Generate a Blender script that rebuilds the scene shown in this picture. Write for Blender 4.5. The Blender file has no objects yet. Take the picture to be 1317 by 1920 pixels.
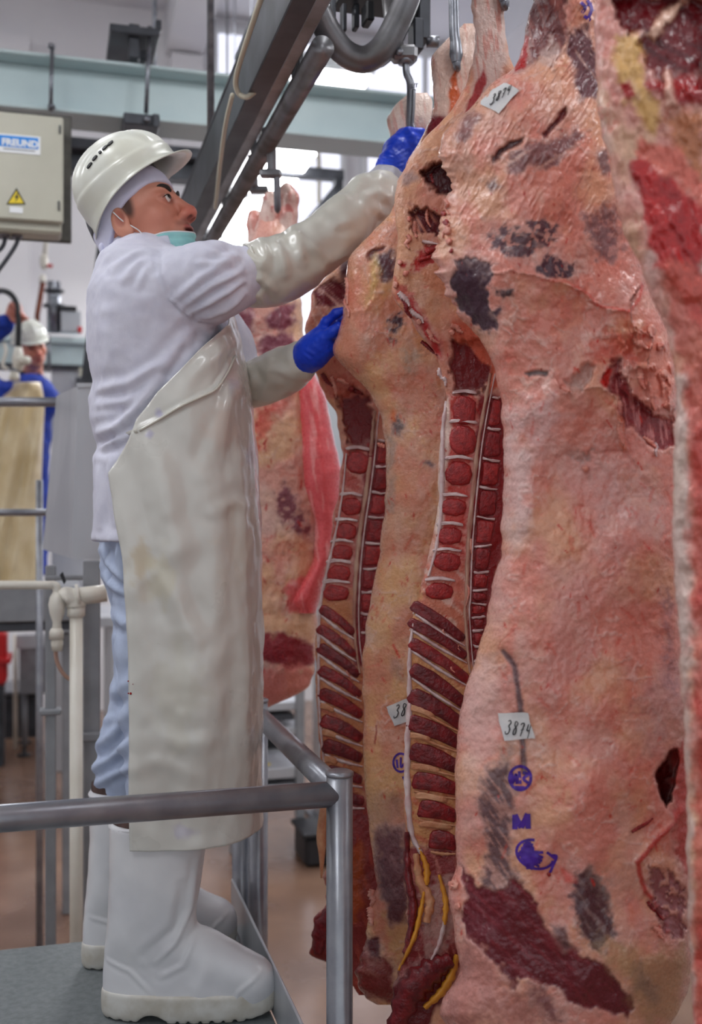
import bpy, bmesh, math
import numpy as np
from mathutils import Matrix, Vector

# ------------------------------------------------------------------ camera, world, exposure
SC = bpy.context.scene
F, CX, CY, CAMZ = 2000.0, 658.5, 960.0, 1.74          # focal length in px of a 1317x1920 frame
cam_d = bpy.data.cameras.new('camera')
cam_d.sensor_fit = 'VERTICAL'; cam_d.sensor_height = 36.0; cam_d.sensor_width = 36.0
cam_d.lens = F / 1920.0 * 36.0
cam_d.clip_start = 0.05
cam_d.dof.use_dof = True; cam_d.dof.focus_distance = 2.02; cam_d.dof.aperture_fstop = 2.9
cam = bpy.data.objects.new('camera', cam_d)
cam.location = (0, 0, CAMZ); cam.rotation_euler = (math.pi / 2, 0, 0)
SC.collection.objects.link(cam); SC.camera = cam
world = bpy.data.worlds.new('world'); SC.world = world; world.use_nodes = True
world.node_tree.nodes['Background'].inputs[0].default_value = (0.90, 0.95, 1.0, 1)
world.node_tree.nodes['Background'].inputs[1].default_value = 0.85
LAMP_POWER = 20.0
SC.view_settings.view_transform = 'Standard'; SC.view_settings.look = 'None'
SC.view_settings.gamma = 1.0; SC.view_settings.use_curve_mapping = False
SC.view_settings.exposure = 0.0

# ------------------------------------------------------------------ helpers
TH = math.radians(15.5)                                # the hall stands turned to the camera
UX = np.array([math.cos(TH), math.sin(TH), 0.0]); VX = np.array([-math.sin(TH), math.cos(TH), 0.0])
ZX = np.array([0.0, 0.0, 1.0])
COL = SC.collection

def P(px, py, d):
    return np.array([(px - CX) / F * d, d, CAMZ - (py - CY) / F * d])
def proj(v):
    return CX + F * v[:, 0] / v[:, 1], CY - F * (v[:, 2] - CAMZ) / v[:, 1]
def room(u, v, z):
    return UX * u + VX * v + ZX * z
def lin(c):
    c = np.asarray(c, float) / 255.0
    return np.where(c <= 0.04045, c / 12.92, ((c + 0.055) / 1.055) ** 2.4)

def vnoise(x, y, z, seed=0):
    x = np.asarray(x, np.float64); y = np.asarray(y, np.float64) + 0 * x; z = np.asarray(z, np.float64) + 0 * x
    xi = np.floor(x).astype(np.int64); yi = np.floor(y).astype(np.int64); zi = np.floor(z).astype(np.int64)
    fx = x - xi; fy = y - yi; fz = z - zi
    fx = fx * fx * (3 - 2 * fx); fy = fy * fy * (3 - 2 * fy); fz = fz * fz * (3 - 2 * fz)
    def h(i, j, k):
        a = (i * 374761393 + j * 668265263 + k * 2147483629 + seed * 974634777) & 0xffffffff
        a = ((a ^ (a >> 13)) * 1274126177) & 0xffffffff
        return ((a ^ (a >> 16)) & 0xffff) / 65535.0
    r = 0
    for di in (0, 1):
        wx = fx if di else 1 - fx
        for dj in (0, 1):
            wy = fy if dj else 1 - fy
            for dk in (0, 1):
                r = r + wx * wy * (fz if dk else 1 - fz) * h(xi + di, yi + dj, zi + dk)
    return r
def fbm(x, y, z=0.0, oct=4, seed=0, gain=0.5):
    """about -1 .. 1"""
    r = 0; a = 1.0; t = 0
    x = np.asarray(x, np.float64); y = np.asarray(y, np.float64); z = np.asarray(z, np.float64)
    for o in range(oct):
        r = r + a * (vnoise(x, y, z, seed + o * 17) * 2 - 1); t += a
        a *= gain; x = x * 2.03 + 3.7; y = y * 2.03 + 9.1; z = z * 2.03 + 5.3
    return r / t * 1.5
def sstep(a, b, x):
    t = np.clip((x - a) / (b - a), 0, 1); return t * t * (3 - 2 * t)
def seg_d(px, py, pts):
    """distance to a polyline, signed by its side (positive: right of travel in image space), and position along it"""
    best = np.full(px.shape, 1e9); sg = np.zeros(px.shape); al = np.zeros(px.shape)
    n = len(pts) - 1
    for i in range(n):
        x0, y0 = pts[i]; x1, y1 = pts[i + 1]
        dx, dy = x1 - x0, y1 - y0; L = dx * dx + dy * dy + 1e-9
        t = np.clip(((px - x0) * dx + (py - y0) * dy) / L, 0, 1)
        d = np.hypot(px - x0 - t * dx, py - y0 - t * dy)
        m = d < best
        best = np.where(m, d, best); al = np.where(m, (i + t) / n, al)
        sg = np.where(m, np.sign(dx * (py - y0) - dy * (px - x0)), sg)
    return best, sg, al
def poly_d(px, py, pts):
    """signed distance to a polygon, negative inside"""
    pts = list(pts); best = np.full(px.shape, 1e9); ins = np.zeros(px.shape, bool)
    for i in range(len(pts)):
        x0, y0 = pts[i]; x1, y1 = pts[(i + 1) % len(pts)]
        dx, dy = x1 - x0, y1 - y0; L = dx * dx + dy * dy + 1e-9
        t = np.clip(((px - x0) * dx + (py - y0) * dy) / L, 0, 1)
        best = np.minimum(best, np.hypot(px - x0 - t * dx, py - y0 - t * dy))
        if y0 != y1:
            c = ((y0 > py) != (y1 > py)) & (px < dx * (py - y0) / (dy if dy else 1e-9) + x0)
            ins ^= c
    return np.where(ins, -best, best)

# ---- materials
MATS = {}
def mat(name, c1, c2=None, rough=0.5, metal=0.0, scale=20.0, bump=0.0, bscale=60.0, vcol=False, spec=0.5,
        emit=None, estr=0.0, trans=0.0, sss=0.0, coat=0.0, rvar=0.0, stretch=None, detail=4.0, vmix=0.12, alpha=1.0):
    if name in MATS: return MATS[name]
    m = bpy.data.materials.new(name); m.use_nodes = True
    nt = m.node_tree; N = nt.nodes; Lk = nt.links; b = N['Principled BSDF']
    b.inputs['Roughness'].default_value = rough; b.inputs['Metallic'].default_value = metal
    b.inputs['Specular IOR Level'].default_value = spec
    if trans: b.inputs['Transmission Weight'].default_value = trans
    if alpha < 1: b.inputs['Alpha'].default_value = alpha
    if coat: b.inputs['Coat Weight'].default_value = coat; b.inputs['Coat Roughness'].default_value = 0.12
    if sss:
        b.inputs['Subsurface Weight'].default_value = sss; b.inputs['Subsurface Radius'].default_value = (0.012, 0.005, 0.003)
        b.inputs['Subsurface Scale'].default_value = 1.0
    tc = N.new('ShaderNodeTexCoord'); src = tc.outputs['Object']
    if stretch:
        mp = N.new('ShaderNodeMapping'); mp.inputs['Scale'].default_value = stretch
        Lk.new(src, mp.inputs[0]); src = mp.outputs[0]
    nz = N.new('ShaderNodeTexNoise'); nz.inputs['Scale'].default_value = scale; nz.inputs['Detail'].default_value = detail
    Lk.new(src, nz.inputs['Vector'])
    a1 = (*lin(c1), 1); a2 = (*lin(c2 if c2 is not None else c1), 1)
    if vcol:
        at = N.new('ShaderNodeAttribute'); at.attribute_name = 'Col'
        hs = N.new('ShaderNodeMix'); hs.data_type = 'RGBA'; hs.blend_type = 'OVERLAY'
        hs.inputs[0].default_value = vmix
        Lk.new(at.outputs['Color'], hs.inputs[6]); Lk.new(nz.outputs['Fac'], hs.inputs[7])
        Lk.new(hs.outputs[2], b.inputs['Base Color'])
    else:
        mx = N.new('ShaderNodeMix'); mx.data_type = 'RGBA'
        rp = N.new('ShaderNodeMapRange'); rp.inputs[1].default_value = 0.35; rp.inputs[2].default_value = 0.65
        Lk.new(nz.outputs['Fac'], rp.inputs[0]); Lk.new(rp.outputs[0], mx.inputs[0])
        mx.inputs[6].default_value = a1; mx.inputs[7].default_value = a2
        Lk.new(mx.outputs[2], b.inputs['Base Color'])
    if rvar:
        mr = N.new('ShaderNodeMapRange'); mr.inputs[3].default_value = max(0.03, rough - rvar); mr.inputs[4].default_value = rough + rvar
        mr.inputs[1].default_value = 0.3; mr.inputs[2].default_value = 0.7
        Lk.new(nz.outputs['Fac'], mr.inputs[0]); Lk.new(mr.outputs[0], b.inputs['Roughness'])
    if bump:
        n2 = N.new('ShaderNodeTexNoise'); n2.inputs['Scale'].default_value = bscale; n2.inputs['Detail'].default_value = 4
        Lk.new(src, n2.inputs['Vector'])
        bp = N.new('ShaderNodeBump'); bp.inputs['Strength'].default_value = bump; bp.inputs['Distance'].default_value = 0.01
        Lk.new(n2.outputs['Fac'], bp.inputs['Height']); Lk.new(bp.outputs[0], b.inputs['Normal'])
    if emit is not None:
        b.inputs['Emission Color'].default_value = (*lin(emit), 1); b.inputs['Emission Strength'].default_value = estr
    MATS[name] = m
    return m

# ---- objects
def thing(name, label, cat, base=(0, 0, 0), group=None, kind=None):
    o = bpy.data.objects.new(name, None); COL.objects.link(o); o.location = [float(t) for t in base]
    o.empty_display_size = 0.05
    tag(o, label, cat, group, kind); return o
def tag(o, label=None, cat=None, group=None, kind=None):
    if label: o['label'] = label
    if cat: o['category'] = cat
    if group: o['group'] = group
    if kind: o['kind'] = kind
    return o
def base_of(o):
    b = np.zeros(3)
    while o is not None:
        b = b + np.array(o.location); o = o.parent
    return b
def mk(name, V, Fc, m, parent=None, smooth=True, col=None, label=None):
    """one mesh object from world coordinates; Fc: (n,4) array or list of faces"""
    V = np.asarray(V, np.float64).reshape(-1, 3)
    me = bpy.data.meshes.new(name)
    Vb = V - base_of(parent) if parent is not None else V
    if isinstance(Fc, np.ndarray):
        n, k = Fc.shape
        me.vertices.add(len(Vb)); me.vertices.foreach_set('co', Vb.astype(np.float32).ravel())
        me.loops.add(n * k); me.loops.foreach_set('vertex_index', Fc.astype(np.int32).ravel())
        me.polygons.add(n); me.polygons.foreach_set('loop_start', np.arange(0, n * k, k, dtype=np.int32))
        me.update(calc_edges=True); me.validate()
    else:
        me.from_pydata([tuple(v) for v in Vb], [], [tuple(int(i) for i in f) for f in Fc]); me.update()
    if smooth:
        me.polygons.foreach_set('use_smooth', np.ones(len(me.polygons), bool))
    if col is not None:
        at = me.color_attributes.new('Col', 'FLOAT_COLOR', 'POINT')
        c4 = np.ones((len(Vb), 4), np.float32); c4[:, :3] = col; at.data.foreach_set('color', c4.ravel())
    if m is not None: me.materials.append(m)
    o = bpy.data.objects.new(name, me); COL.objects.link(o)
    if parent is not None: o.parent = parent
    if label: o['label'] = label
    return o
def solo(name, V, Fc, m, label, cat, group=None, kind=None, base=None, smooth=True, col=None):
    """a top-level thing made of a single mesh, its origin at its base"""
    V = np.asarray(V, float)
    if base is None: base = np.array([V[:, 0].mean(), V[:, 1].mean(), V[:, 2].min()])
    o = mk(name, V - base, Fc, m, None, smooth, col); o.location = [float(t) for t in base]
    return tag(o, label, cat, group, kind)

class MB:
    """collects pieces of one part"""
    def __init__(s): s.V = []; s.F = []; s.n = 0
    def add(s, V, Fc):
        V = np.asarray(V, float).reshape(-1, 3)
        s.F += [tuple(int(i) + s.n for i in f) for f in Fc]; s.V.append(V); s.n += len(V); return s
    def mesh(s): return np.concatenate(s.V), s.F
def build(name, vf, m, parent=None, smooth=False, **k):
    return mk(name, vf[0], vf[1], m, parent, smooth, **k)

def cbox(c, size, ax=(UX, VX, ZX), ch=0.004):
    """chamfered box"""
    c = np.asarray(c, float); hs = np.asarray(size, float) / 2
    ch = min(ch, hs.min() * 0.45)
    V = []; idx = {}
    for sx in (-1, 1):
        for sy in (-1, 1):
            for sz in (-1, 1):
                for a in range(3):
                    q = np.array([sx, sy, sz]) * (hs - ch); q[a] += (sx, sy, sz)[a] * ch
                    idx[(sx, sy, sz, a)] = len(V)
                    V.append(c + ax[0] * q[0] + ax[1] * q[1] + ax[2] * q[2])
    Fc = []
    def quad(a, s):
        b, d = [(1, 2), (2, 0), (0, 1)][a]
        r = []
        for sb, sd in ((-1, -1), (1, -1), (1, 1), (-1, 1)):
            k = [0, 0, 0]; k[a] = s; k[b] = sb; k[d] = sd; r.append(idx[(*k, a)])
        return r if s > 0 else r[::-1]
    for a in range(3):
        for s in (-1, 1): Fc.append(quad(a, s))
    for a in range(3):
        b, d = [(1, 2), (2, 0), (0, 1)][a]
        for sb in (-1, 1):
            for sd in (-1, 1):
                k0 = [0, 0, 0]; k0[b] = sb; k0[d] = sd
                k1 = list(k0); k0[a] = -1; k1[a] = 1
                f = [idx[(*k0, b)], idx[(*k1, b)], idx[(*k1, d)], idx[(*k0, d)]]
                Fc.append(f if sb * sd < 0 else f[::-1])
    for sx in (-1, 1):
        for sy in (-1, 1):
            for sz in (-1, 1):
                f = [idx[(sx, sy, sz, 0)], idx[(sx, sy, sz, 1)], idx[(sx, sy, sz, 2)]]
                Fc.append(f if sx * sy * sz > 0 else f[::-1])
    return np.array(V), Fc
def frames(pts):
    pts = np.asarray(pts, float); T = np.gradient(pts, axis=0); T /= np.linalg.norm(T, axis=1)[:, None] + 1e-12
    up = np.array([0, 0, 1.0]) if abs(T[0][2]) < 0.9 else np.array([1.0, 0, 0])
    n = np.cross(T[0], up); n /= np.linalg.norm(n); A = []; B = []
    for t in T:
        n = n - t * np.dot(n, t); n /= np.linalg.norm(n) + 1e-12
        A.append(n); B.append(np.cross(t, n))
    return pts, np.array(A), np.array(B)
def tube(pts, r, n=14, caps=True, sx=1.0, sy=1.0):
    pts, A, B = frames(pts); k = len(pts)
    r = np.atleast_1d(np.asarray(r, float)); r = np.interp(np.linspace(0, 1, k), np.linspace(0, 1, len(r)), r)
    a = np.arange(n) / n * 2 * math.pi
    V = pts[:, None, :] + r[:, None, None] * (A[:, None, :] * np.cos(a)[None, :, None] * sx + B[:, None, :] * np.sin(a)[None, :, None] * sy)
    V = V.reshape(-1, 3); Fc = []
    for i in range(k - 1):
        for j in range(n):
            Fc.append((i * n + j, i * n + (j + 1) % n, (i + 1) * n + (j + 1) % n, (i + 1) * n + j))
    if caps:
        Fc.append(tuple(range(n))[::-1]); Fc.append(tuple((k - 1) * n + j for j in range(n)))
    return V, Fc
def smooth_path(pts, n=40):
    """Catmull-Rom through the points"""
    pts = [np.asarray(p, float) for p in pts]; q = [2 * pts[0] - pts[1]] + pts + [2 * pts[-1] - pts[-2]]
    out = []; m = len(pts) - 1; per = max(2, n // m)
    for i in range(m):
        p0, p1, p2, p3 = q[i:i + 4]
        for t in np.arange(per) / per:
            out.append(0.5 * ((2 * p1) + (-p0 + p2) * t + (2 * p0 - 5 * p1 + 4 * p2 - p3) * t * t + (-p0 + 3 * p1 - 3 * p2 + p3) * t ** 3))
    out.append(pts[-1]); return np.array(out)
def prism(poly, n_vec, depth, origin=None):
    """extrude a planar polygon (k,3) along n_vec"""
    poly = np.asarray(poly, float); k = len(poly); off = np.asarray(n_vec) * depth
    V = np.concatenate([poly, poly + off]); Fc = [tuple(range(k))[::-1], tuple(range(k, 2 * k))]
    for i in range(k): Fc.append((i, (i + 1) % k, k + (i + 1) % k, k + i))
    return V, Fc
def lathe(prof, c, axis=ZX, n=20):
    """profile list of (r, h) about an axis through c"""
    axis = np.asarray(axis, float); axis = axis / np.linalg.norm(axis)
    a0 = np.cross(axis, [0.3, 0.5, 0.81]); a0 /= np.linalg.norm(a0); b0 = np.cross(axis, a0)
    V = []; Fc = []
    for r, h in prof:
        for j in range(n):
            t = j / n * 2 * math.pi
            V.append(np.asarray(c) + axis * h + (a0 * math.cos(t) + b0 * math.sin(t)) * max(r, 1e-4))
    for i in range(len(prof) - 1):
        for j in range(n):
            Fc.append((i * n + j, i * n + (j + 1) % n, (i + 1) * n + (j + 1) % n, (i + 1) * n + j))
    Fc.append(tuple(range(n))[::-1]); Fc.append(tuple((len(prof) - 1) * n + j for j in range(n)))
    return np.array(V), Fc

# ---- implicit surfaces (smooth unions turned into one continuous mesh)
def smin(a, b, k):
    h = np.clip(0.5 + 0.5 * (b - a) / k, 0, 1); return b + (a - b) * h - k * h * (1 - h)
def smax(a, b, k): return -smin(-a, -b, k)
def s_ell(p, c, r, R=None):
    q = p - np.asarray(c, np.float32)
    if R is not None: q = q @ np.asarray(R, np.float32)
    r = np.asarray(r, np.float32)
    k0 = np.sqrt(((q / r) ** 2).sum(-1)) + 1e-9; k1 = np.sqrt(((q / (r * r)) ** 2).sum(-1)) + 1e-9
    return k0 * (k0 - 1) / k1
def s_cone(p, a, b, ra, rb):
    a = np.asarray(a, np.float32); b = np.asarray(b, np.float32); ab = b - a
    t = np.clip(((p - a) @ ab) / float(ab @ ab), 0, 1)
    return np.sqrt(((p - a - t[:, None] * ab) ** 2).sum(-1)) - (ra + (rb - ra) * t)
def s_chain(p, pts, rs, k=0.004):
    d = None
    for i in range(len(pts) - 1):
        e = s_cone(p, pts[i], pts[i + 1], rs[i], rs[i + 1]); d = e if d is None else smin(d, e, k)
    return d
def s_rows(p, zs, L, R, yc, T, e=2.0):
    """a body of stacked super-elliptic sections: x from L to R, depth yc +- T at each height"""
    o = np.argsort(zs); zs = np.asarray(zs, float)[o]
    z = p[:, 2]
    g = lambda a: np.interp(z, zs, np.broadcast_to(np.asarray(a, float), zs.shape)[o] if np.ndim(a) == 0 else np.asarray(a, float)[o])
    l, r, y, t = g(L), g(R), g(yc), g(T)
    hw = (r - l) / 2; xc = (r + l) / 2
    k = (np.abs((p[:, 0] - xc) / hw) ** e + np.abs((p[:, 1] - y) / t) ** e) ** (1 / e)
    d = (k - 1) * np.minimum(hw, t)
    return np.maximum(d, np.maximum(zs[0] - z, z - zs[-1]))
def nets(f, lo, hi, h, relax=0):
    lo = np.asarray(lo, float); hi = np.asarray(hi, float)
    n = np.ceil((hi - lo) / h).astype(int) + 1
    ax = [lo[i] + h * np.arange(n[i]) for i in range(3)]
    D = np.empty(n, np.float32); yy, zz = np.meshgrid(ax[1], ax[2], indexing='ij'); step = max(1, int(4e5 / (n[1] * n[2])))
    for i in range(0, n[0], step):
        xs = ax[0][i:i + step]; m = len(xs)
        q = np.empty((m, n[1], n[2], 3), np.float32)
        q[..., 0] = xs[:, None, None]; q[..., 1] = yy; q[..., 2] = zz
        D[i:i + m] = f(q.reshape(-1, 3)).reshape(m, n[1], n[2])
    S = D < 0
    cnt = np.zeros(n - 1, np.int8)
    offs = [(a, b, c) for a in (0, 1) for b in (0, 1) for c in (0, 1)]
    def sl(o): return tuple(slice(o[i], n[i] - 1 + o[i]) for i in range(3))
    for o in offs: cnt += S[sl(o)]
    act = (cnt > 0) & (cnt < 8); base = np.argwhere(act); idx = np.full(n - 1, -1, np.int64); idx[act] = np.arange(len(base))
    acc = np.zeros((len(base), 3)); c2 = np.zeros(len(base))
    for a in offs:
        for i in range(3):
            if a[i] == 0:
                b = list(a); b[i] = 1
                da = D[tuple((base + a).T)]; db = D[tuple((base + b).T)]
                m = (da < 0) != (db < 0); t = np.where(m, da / np.where(m, da - db, 1), 0)
                pos = np.array(a, float)[None] + t[:, None] * (np.array(b) - np.array(a))[None]
                acc[m] += pos[m]; c2[m] += 1
    V = lo + h * (base + acc / c2[:, None])
    Q = []
    for i in range(3):
        j, k = (i + 1) % 3, (i + 2) % 3
        s0 = [slice(1, n[t] - 1) for t in range(3)]; s1 = list(s0); s0[i] = slice(0, n[i] - 1); s1[i] = slice(1, n[i])
        ch = S[tuple(s0)] != S[tuple(s1)]; e = np.argwhere(ch); 
        for t in (j, k): e[:, t] += 1
        ins = S[tuple(e.T)]
        def cell(dj, dk):
            q = e.copy(); q[:, j] -= dj; q[:, k] -= dk; return idx[tuple(q.T)]
        q = np.stack([cell(1, 1), cell(0, 1), cell(0, 0), cell(1, 0)], 1)
        q[~ins] = q[~ins][:, ::-1]; Q.append(q)
    Q = np.concatenate(Q)
    if relax: V = relax_mesh(V, Q, relax)
    return V, Q
def relax_mesh(V, Q, it, w=0.5):
    E = np.concatenate([Q[:, [0, 1]], Q[:, [1, 2]], Q[:, [2, 3]], Q[:, [3, 0]]]); n = len(V)
    a = np.concatenate([E[:, 0], E[:, 1]]); b = np.concatenate([E[:, 1], E[:, 0]]); c = np.bincount(a, minlength=n)[:, None]
    for _ in range(it):
        V = V * (1 - w) + w * np.stack([np.bincount(a, V[b, k], n) for k in range(3)], 1) / np.maximum(c, 1)
    return V
def vnormals(V, Q):
    fn = np.cross(V[Q[:, 2]] - V[Q[:, 0]], V[Q[:, 3]] - V[Q[:, 1]]); n = len(V)
    N = np.zeros((n, 3))
    for k in range(4):
        for c in range(3): N[:, c] += np.bincount(Q[:, k], fn[:, c], n)
    return N / (np.linalg.norm(N, axis=1)[:, None] + 1e-12)
def folds(px, py, strokes):
    """cloth folds: ridges along image-plane polylines (points, half width px, height m)"""
    r = np.zeros(px.shape)
    for pts, w, a in strokes:
        d, s, al = seg_d(px, py, pts)
        r += a * np.exp(-(d / w) ** 2) * np.sin(np.clip(al, 0.02, 0.98) * math.pi) ** 0.5 - 0.35 * a * np.exp(-((d - 1.8 * w) / w) ** 2)
    return r
# ------------------------------------------------------------------ the hall
M_floor = mat('floor_wet', (150, 118, 98), (112, 84, 70), rough=0.22, rvar=0.14, scale=1.6, bump=0.05, bscale=30)
M_wall = mat('wall_paint', (238, 236, 238), (228, 226, 230), rough=0.7, scale=1.2)
M_ceil = mat('ceiling_paint', (225, 225, 228), (214, 214, 220), rough=0.8, scale=0.8)
M_green = mat('beam_paint', (200, 216, 217), (186, 204, 207), rough=0.45, scale=3.0, bump=0.02)
M_dark = mat('dark_steel', (78, 80, 86), (56, 57, 62), rough=0.45, metal=0.5, scale=9)
M_steel = mat('galvanised_steel', (150, 152, 158), (118, 120, 128), rough=0.33, metal=0.85, scale=30, bump=0.02)
M_stain = mat('stainless_sheet', (192, 194, 198), (176, 178, 184), rough=0.38, metal=0.5, scale=6, stretch=(1, 1, 0.2))
M_pvc = mat('white_pipe', (228, 224, 214), (212, 206, 192), rough=0.35, scale=6)
M_black = mat('black_rubber', (22, 22, 26), (34, 34, 38), rough=0.5)
M_cream = mat('cream_enamel', (196, 194, 178), (184, 182, 166), rough=0.4, scale=4)
M_pipe = mat('rail_steel', (142, 142, 146), (112, 110, 110), rough=0.36, metal=0.7, scale=12, bump=0.03)
M_rust = mat('rusty_pipe', (122, 62, 40), (96, 44, 30), rough=0.8)
M_red = mat('red_plastic', (190, 18, 24), rough=0.4)
M_yellow = mat('yellow_plastic', (232, 204, 30), rough=0.4)
M_blue = mat('sticker_blue', (40, 140, 226), rough=0.4)
M_white = mat('white_print', (238, 240, 242), rough=0.4)
M_ink = mat('black_ink', (20, 18, 24), rough=0.5)
M_lamp = mat('lamp_diffuser', (255, 255, 255), rough=0.5, emit=(250, 252, 255), estr=LAMP_POWER)
M_pane = mat('window_glass', (240, 244, 250), rough=0.4, emit=(236, 238, 255), estr=0.95)

def slab_box(name, u0, u1, v0, v1, z0, z1, m, kind='structure', label=None, cat=None):
    c = room((u0 + u1) / 2, (v0 + v1) / 2, (z0 + z1) / 2)
    o = build(name, cbox(c - c, (u1 - u0, v1 - v0, z1 - z0), ch=0.002), m); o.location = c
    return tag(o, label, cat, kind=kind)
U0, U1, V0, V1, HC = -6.0, 6.5, -5.0, 9.6, 6.2
slab_box('floor', U0, U1, V0, V1, -0.1, 0.0, M_floor, label='wet reddish brown floor of the hall', cat='floor')
slab_box('wall_back', U0, U1, V1, V1 + 0.15, 0, HC, M_wall, label='white painted end wall of the hall', cat='wall')
slab_box('wall_left', U0 - 0.15, U0, V0, V1 + 0.15, 0, HC, M_wall, label='white painted side wall left of the hall', cat='wall')
slab_box('wall_right', U1, U1 + 0.15, V0, V1 + 0.15, 0, HC, M_wall, label='white painted side wall right of the hall', cat='wall')
ceil = slab_box('ceiling', U0 - 0.15, U1 + 0.15, V0, V1 + 0.15, HC, HC + 0.12, M_ceil, label='white painted concrete ceiling', cat='ceiling')
for i, u in enumerate((-4.6, -1.75, 1.1, 3.9)):
    slab_box('trim_%d' % (i + 1), u - 0.16, u + 0.16, V0 + 0.02, V1, HC - 0.4, HC - 0.001, M_ceil, label='white concrete ceiling rib running the length of the hall', cat='ceiling rib')['group'] = 'ceiling ribs'
# windows high on the end wall
def window(i, u0, u1, z0, z1):
    e = thing('window_%d' % i, 'bright frosted window high on the end wall', 'window', room((u0 + u1) / 2, V1 - 0.03, z0), 'end wall windows', 'structure')
    fr = MB()
    for a, b, c, d in ((u0, u1, z0, z0 + .06), (u0, u1, z1 - .06, z1)):
        fr.add(*cbox(room((a + b) / 2, V1 - 0.04, (c + d) / 2), (b - a, 0.06, d - c)))
    for a in (u0 + .03, u1 - .03, (u0 + u1) / 2):
        fr.add(*cbox(room(a, V1 - 0.04, (z0 + z1) / 2), (0.06, 0.06, z1 - z0 - .12)))
    build('window_frame', fr.mesh(), M_white, e)
    um = (u0 + u1) / 2
    for a, b in ((u0 + .06, um - .03), (um + .03, u1 - .06)):
        build('pane', cbox(room((a + b) / 2, V1 - 0.03, (z0 + z1) / 2), (b - a - .002, 0.012, z1 - z0 - .122)), M_pane, e)
for i, (u0, u1) in enumerate(((1.35, 2.6), (2.75, 4.0), (4.15, 5.4))): window(i + 1, u0, u1, 4.15, 6.1)
for i, (u0, u1) in enumerate(((2.0, 2.95), (3.05, 4.0), (4.1, 5.05))): window(i + 4, u0, u1, 1.6, 4.0)
for i, u in enumerate((-0.35, 1.12)): slab_box('trim_%d' % (i + 5), u - 0.14, u + 0.14, V1 - 0.16, V1 - 0.001, 0.0, HC - 0.42, M_wall, label='white pilaster on the end wall', cat='pilaster')['group'] = 'end wall pilasters'

# ceiling lamps: the visible row, then unseen fill lamps
def lamp(u, v, z=3.95, L=1.25, w=0.3, label='long fluorescent ceiling lamp hung over the hall', n=0):
    b = room(u, v, z)
    t = thing('ceiling_lamp', label, 'lamp', b, 'hanging ceiling lamps')
    build('housing', cbox(b + ZX * 0.05, (w, L, 0.07), ch=0.012), M_white, t)
    build('diffuser', cbox(b - ZX * 0.005, (w - 0.05, L - 0.06, 0.036), ch=0.012), M_lamp, t)
    for s in (-0.4, 0.4):
        build('suspension_rod', tube([b + VX * s * L + ZX * 0.09, b + VX * s * L + ZX * (HC - z - 0.001)], 0.006, 6), M_steel, t)
for i, v in enumerate((5.4, 6.5, 7.6, 8.7)):
    lamp(1.3, v, 3.85, 0.9, 0.40, label='fluorescent ceiling lamp beyond the overhead rail, %s of the receding row' % ('nearest', 'second', 'third', 'farthest')[i])
for u, v, w in ((1.1, 2.6, 'above the near beef sides'), (1.1, 0.4, 'above the photographer'), (-1.0, 2.3, 'above the work platform'), (-1.0, 0.1, 'before the work platform'), (-2.6, 5.0, 'above the control cabinet side'), (3.2, 1.6, 'right of the beef row'), (-2.8, 2.6, 'at the left of the hall'), (3.2, 5.0, 'at the right near the end wall'), (-2.2, 7.2, 'near the end wall pilaster'), (0.2, 7.4, 'high before the end wall'), (-4.2, 7.2, 'high in the far left corner')):  # lamps out of view, added to light the hall and brighten the end wall
    lamp(u, v, 5.75 if v > 7 else 4.0, label='added unseen fill lamp ' + w)
# ------------------------------------------------------------------ hanging beef sides
M_meat = mat('raw_meat', (200, 140, 120), rough=0.30, rvar=0.10, scale=150, bump=0.24, bscale=150, vcol=True, spec=0.5, vmix=0.12, coat=0.22)
M_cut = mat('cut_meat', (160, 50, 50), rough=0.36, rvar=0.12, scale=150, bump=0.3, bscale=200, vcol=True, spec=0.5, vmix=0.2)
M_lean = mat('lean_meat', (150, 34, 38), (104, 24, 30), rough=0.33, scale=70, bump=0.25, bscale=160)
M_bone = mat('bone_red', (176, 44, 44), (138, 30, 34), rough=0.35, scale=110, bump=0.3, bscale=260)
M_lean2 = mat('lean_meat_dark', (128, 30, 36), (92, 20, 28), rough=0.33, scale=60, bump=0.3, bscale=140); M_bone2 = mat('bone_dark', (156, 38, 42), (120, 26, 32), rough=0.35, scale=90, bump=0.35, bscale=200)
M_disc = mat('cartilage', (224, 206, 204), (204, 170, 170), rough=0.3, scale=60, bump=0.1)
M_cord = mat('spinal_canal_lining', (206, 172, 150), (170, 110, 96), rough=0.4, scale=60, bump=0.2, stretch=(1, 1, 0.3))
M_fat = mat('fat_strip', (212, 158, 120), (196, 128, 92), rough=0.42, scale=50, bump=0.25, bscale=120)
M_lig = mat('yellow_ligament', (226, 158, 52), (208, 136, 44), rough=0.4, scale=30, bump=0.1)
M_shank = mat('shank_bone', (226, 196, 180), (204, 140, 124), rough=0.35, scale=20, bump=0.12, bscale=60)
M_purple = mat('purple_ink', (84, 40, 168), (64, 28, 130), rough=0.5, scale=60)
M_paper = mat('paper_tag', (226, 224, 222), (206, 206, 208), rough=0.6, scale=30, bump=0.1)
DARK = (84, 44, 52); RED = (150, 40, 42); DRED = (104, 24, 30); PINK = (219, 146, 132); CREAM = (224, 168, 140); PALE = (220, 178, 168); GREY = (150, 130, 128)

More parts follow.
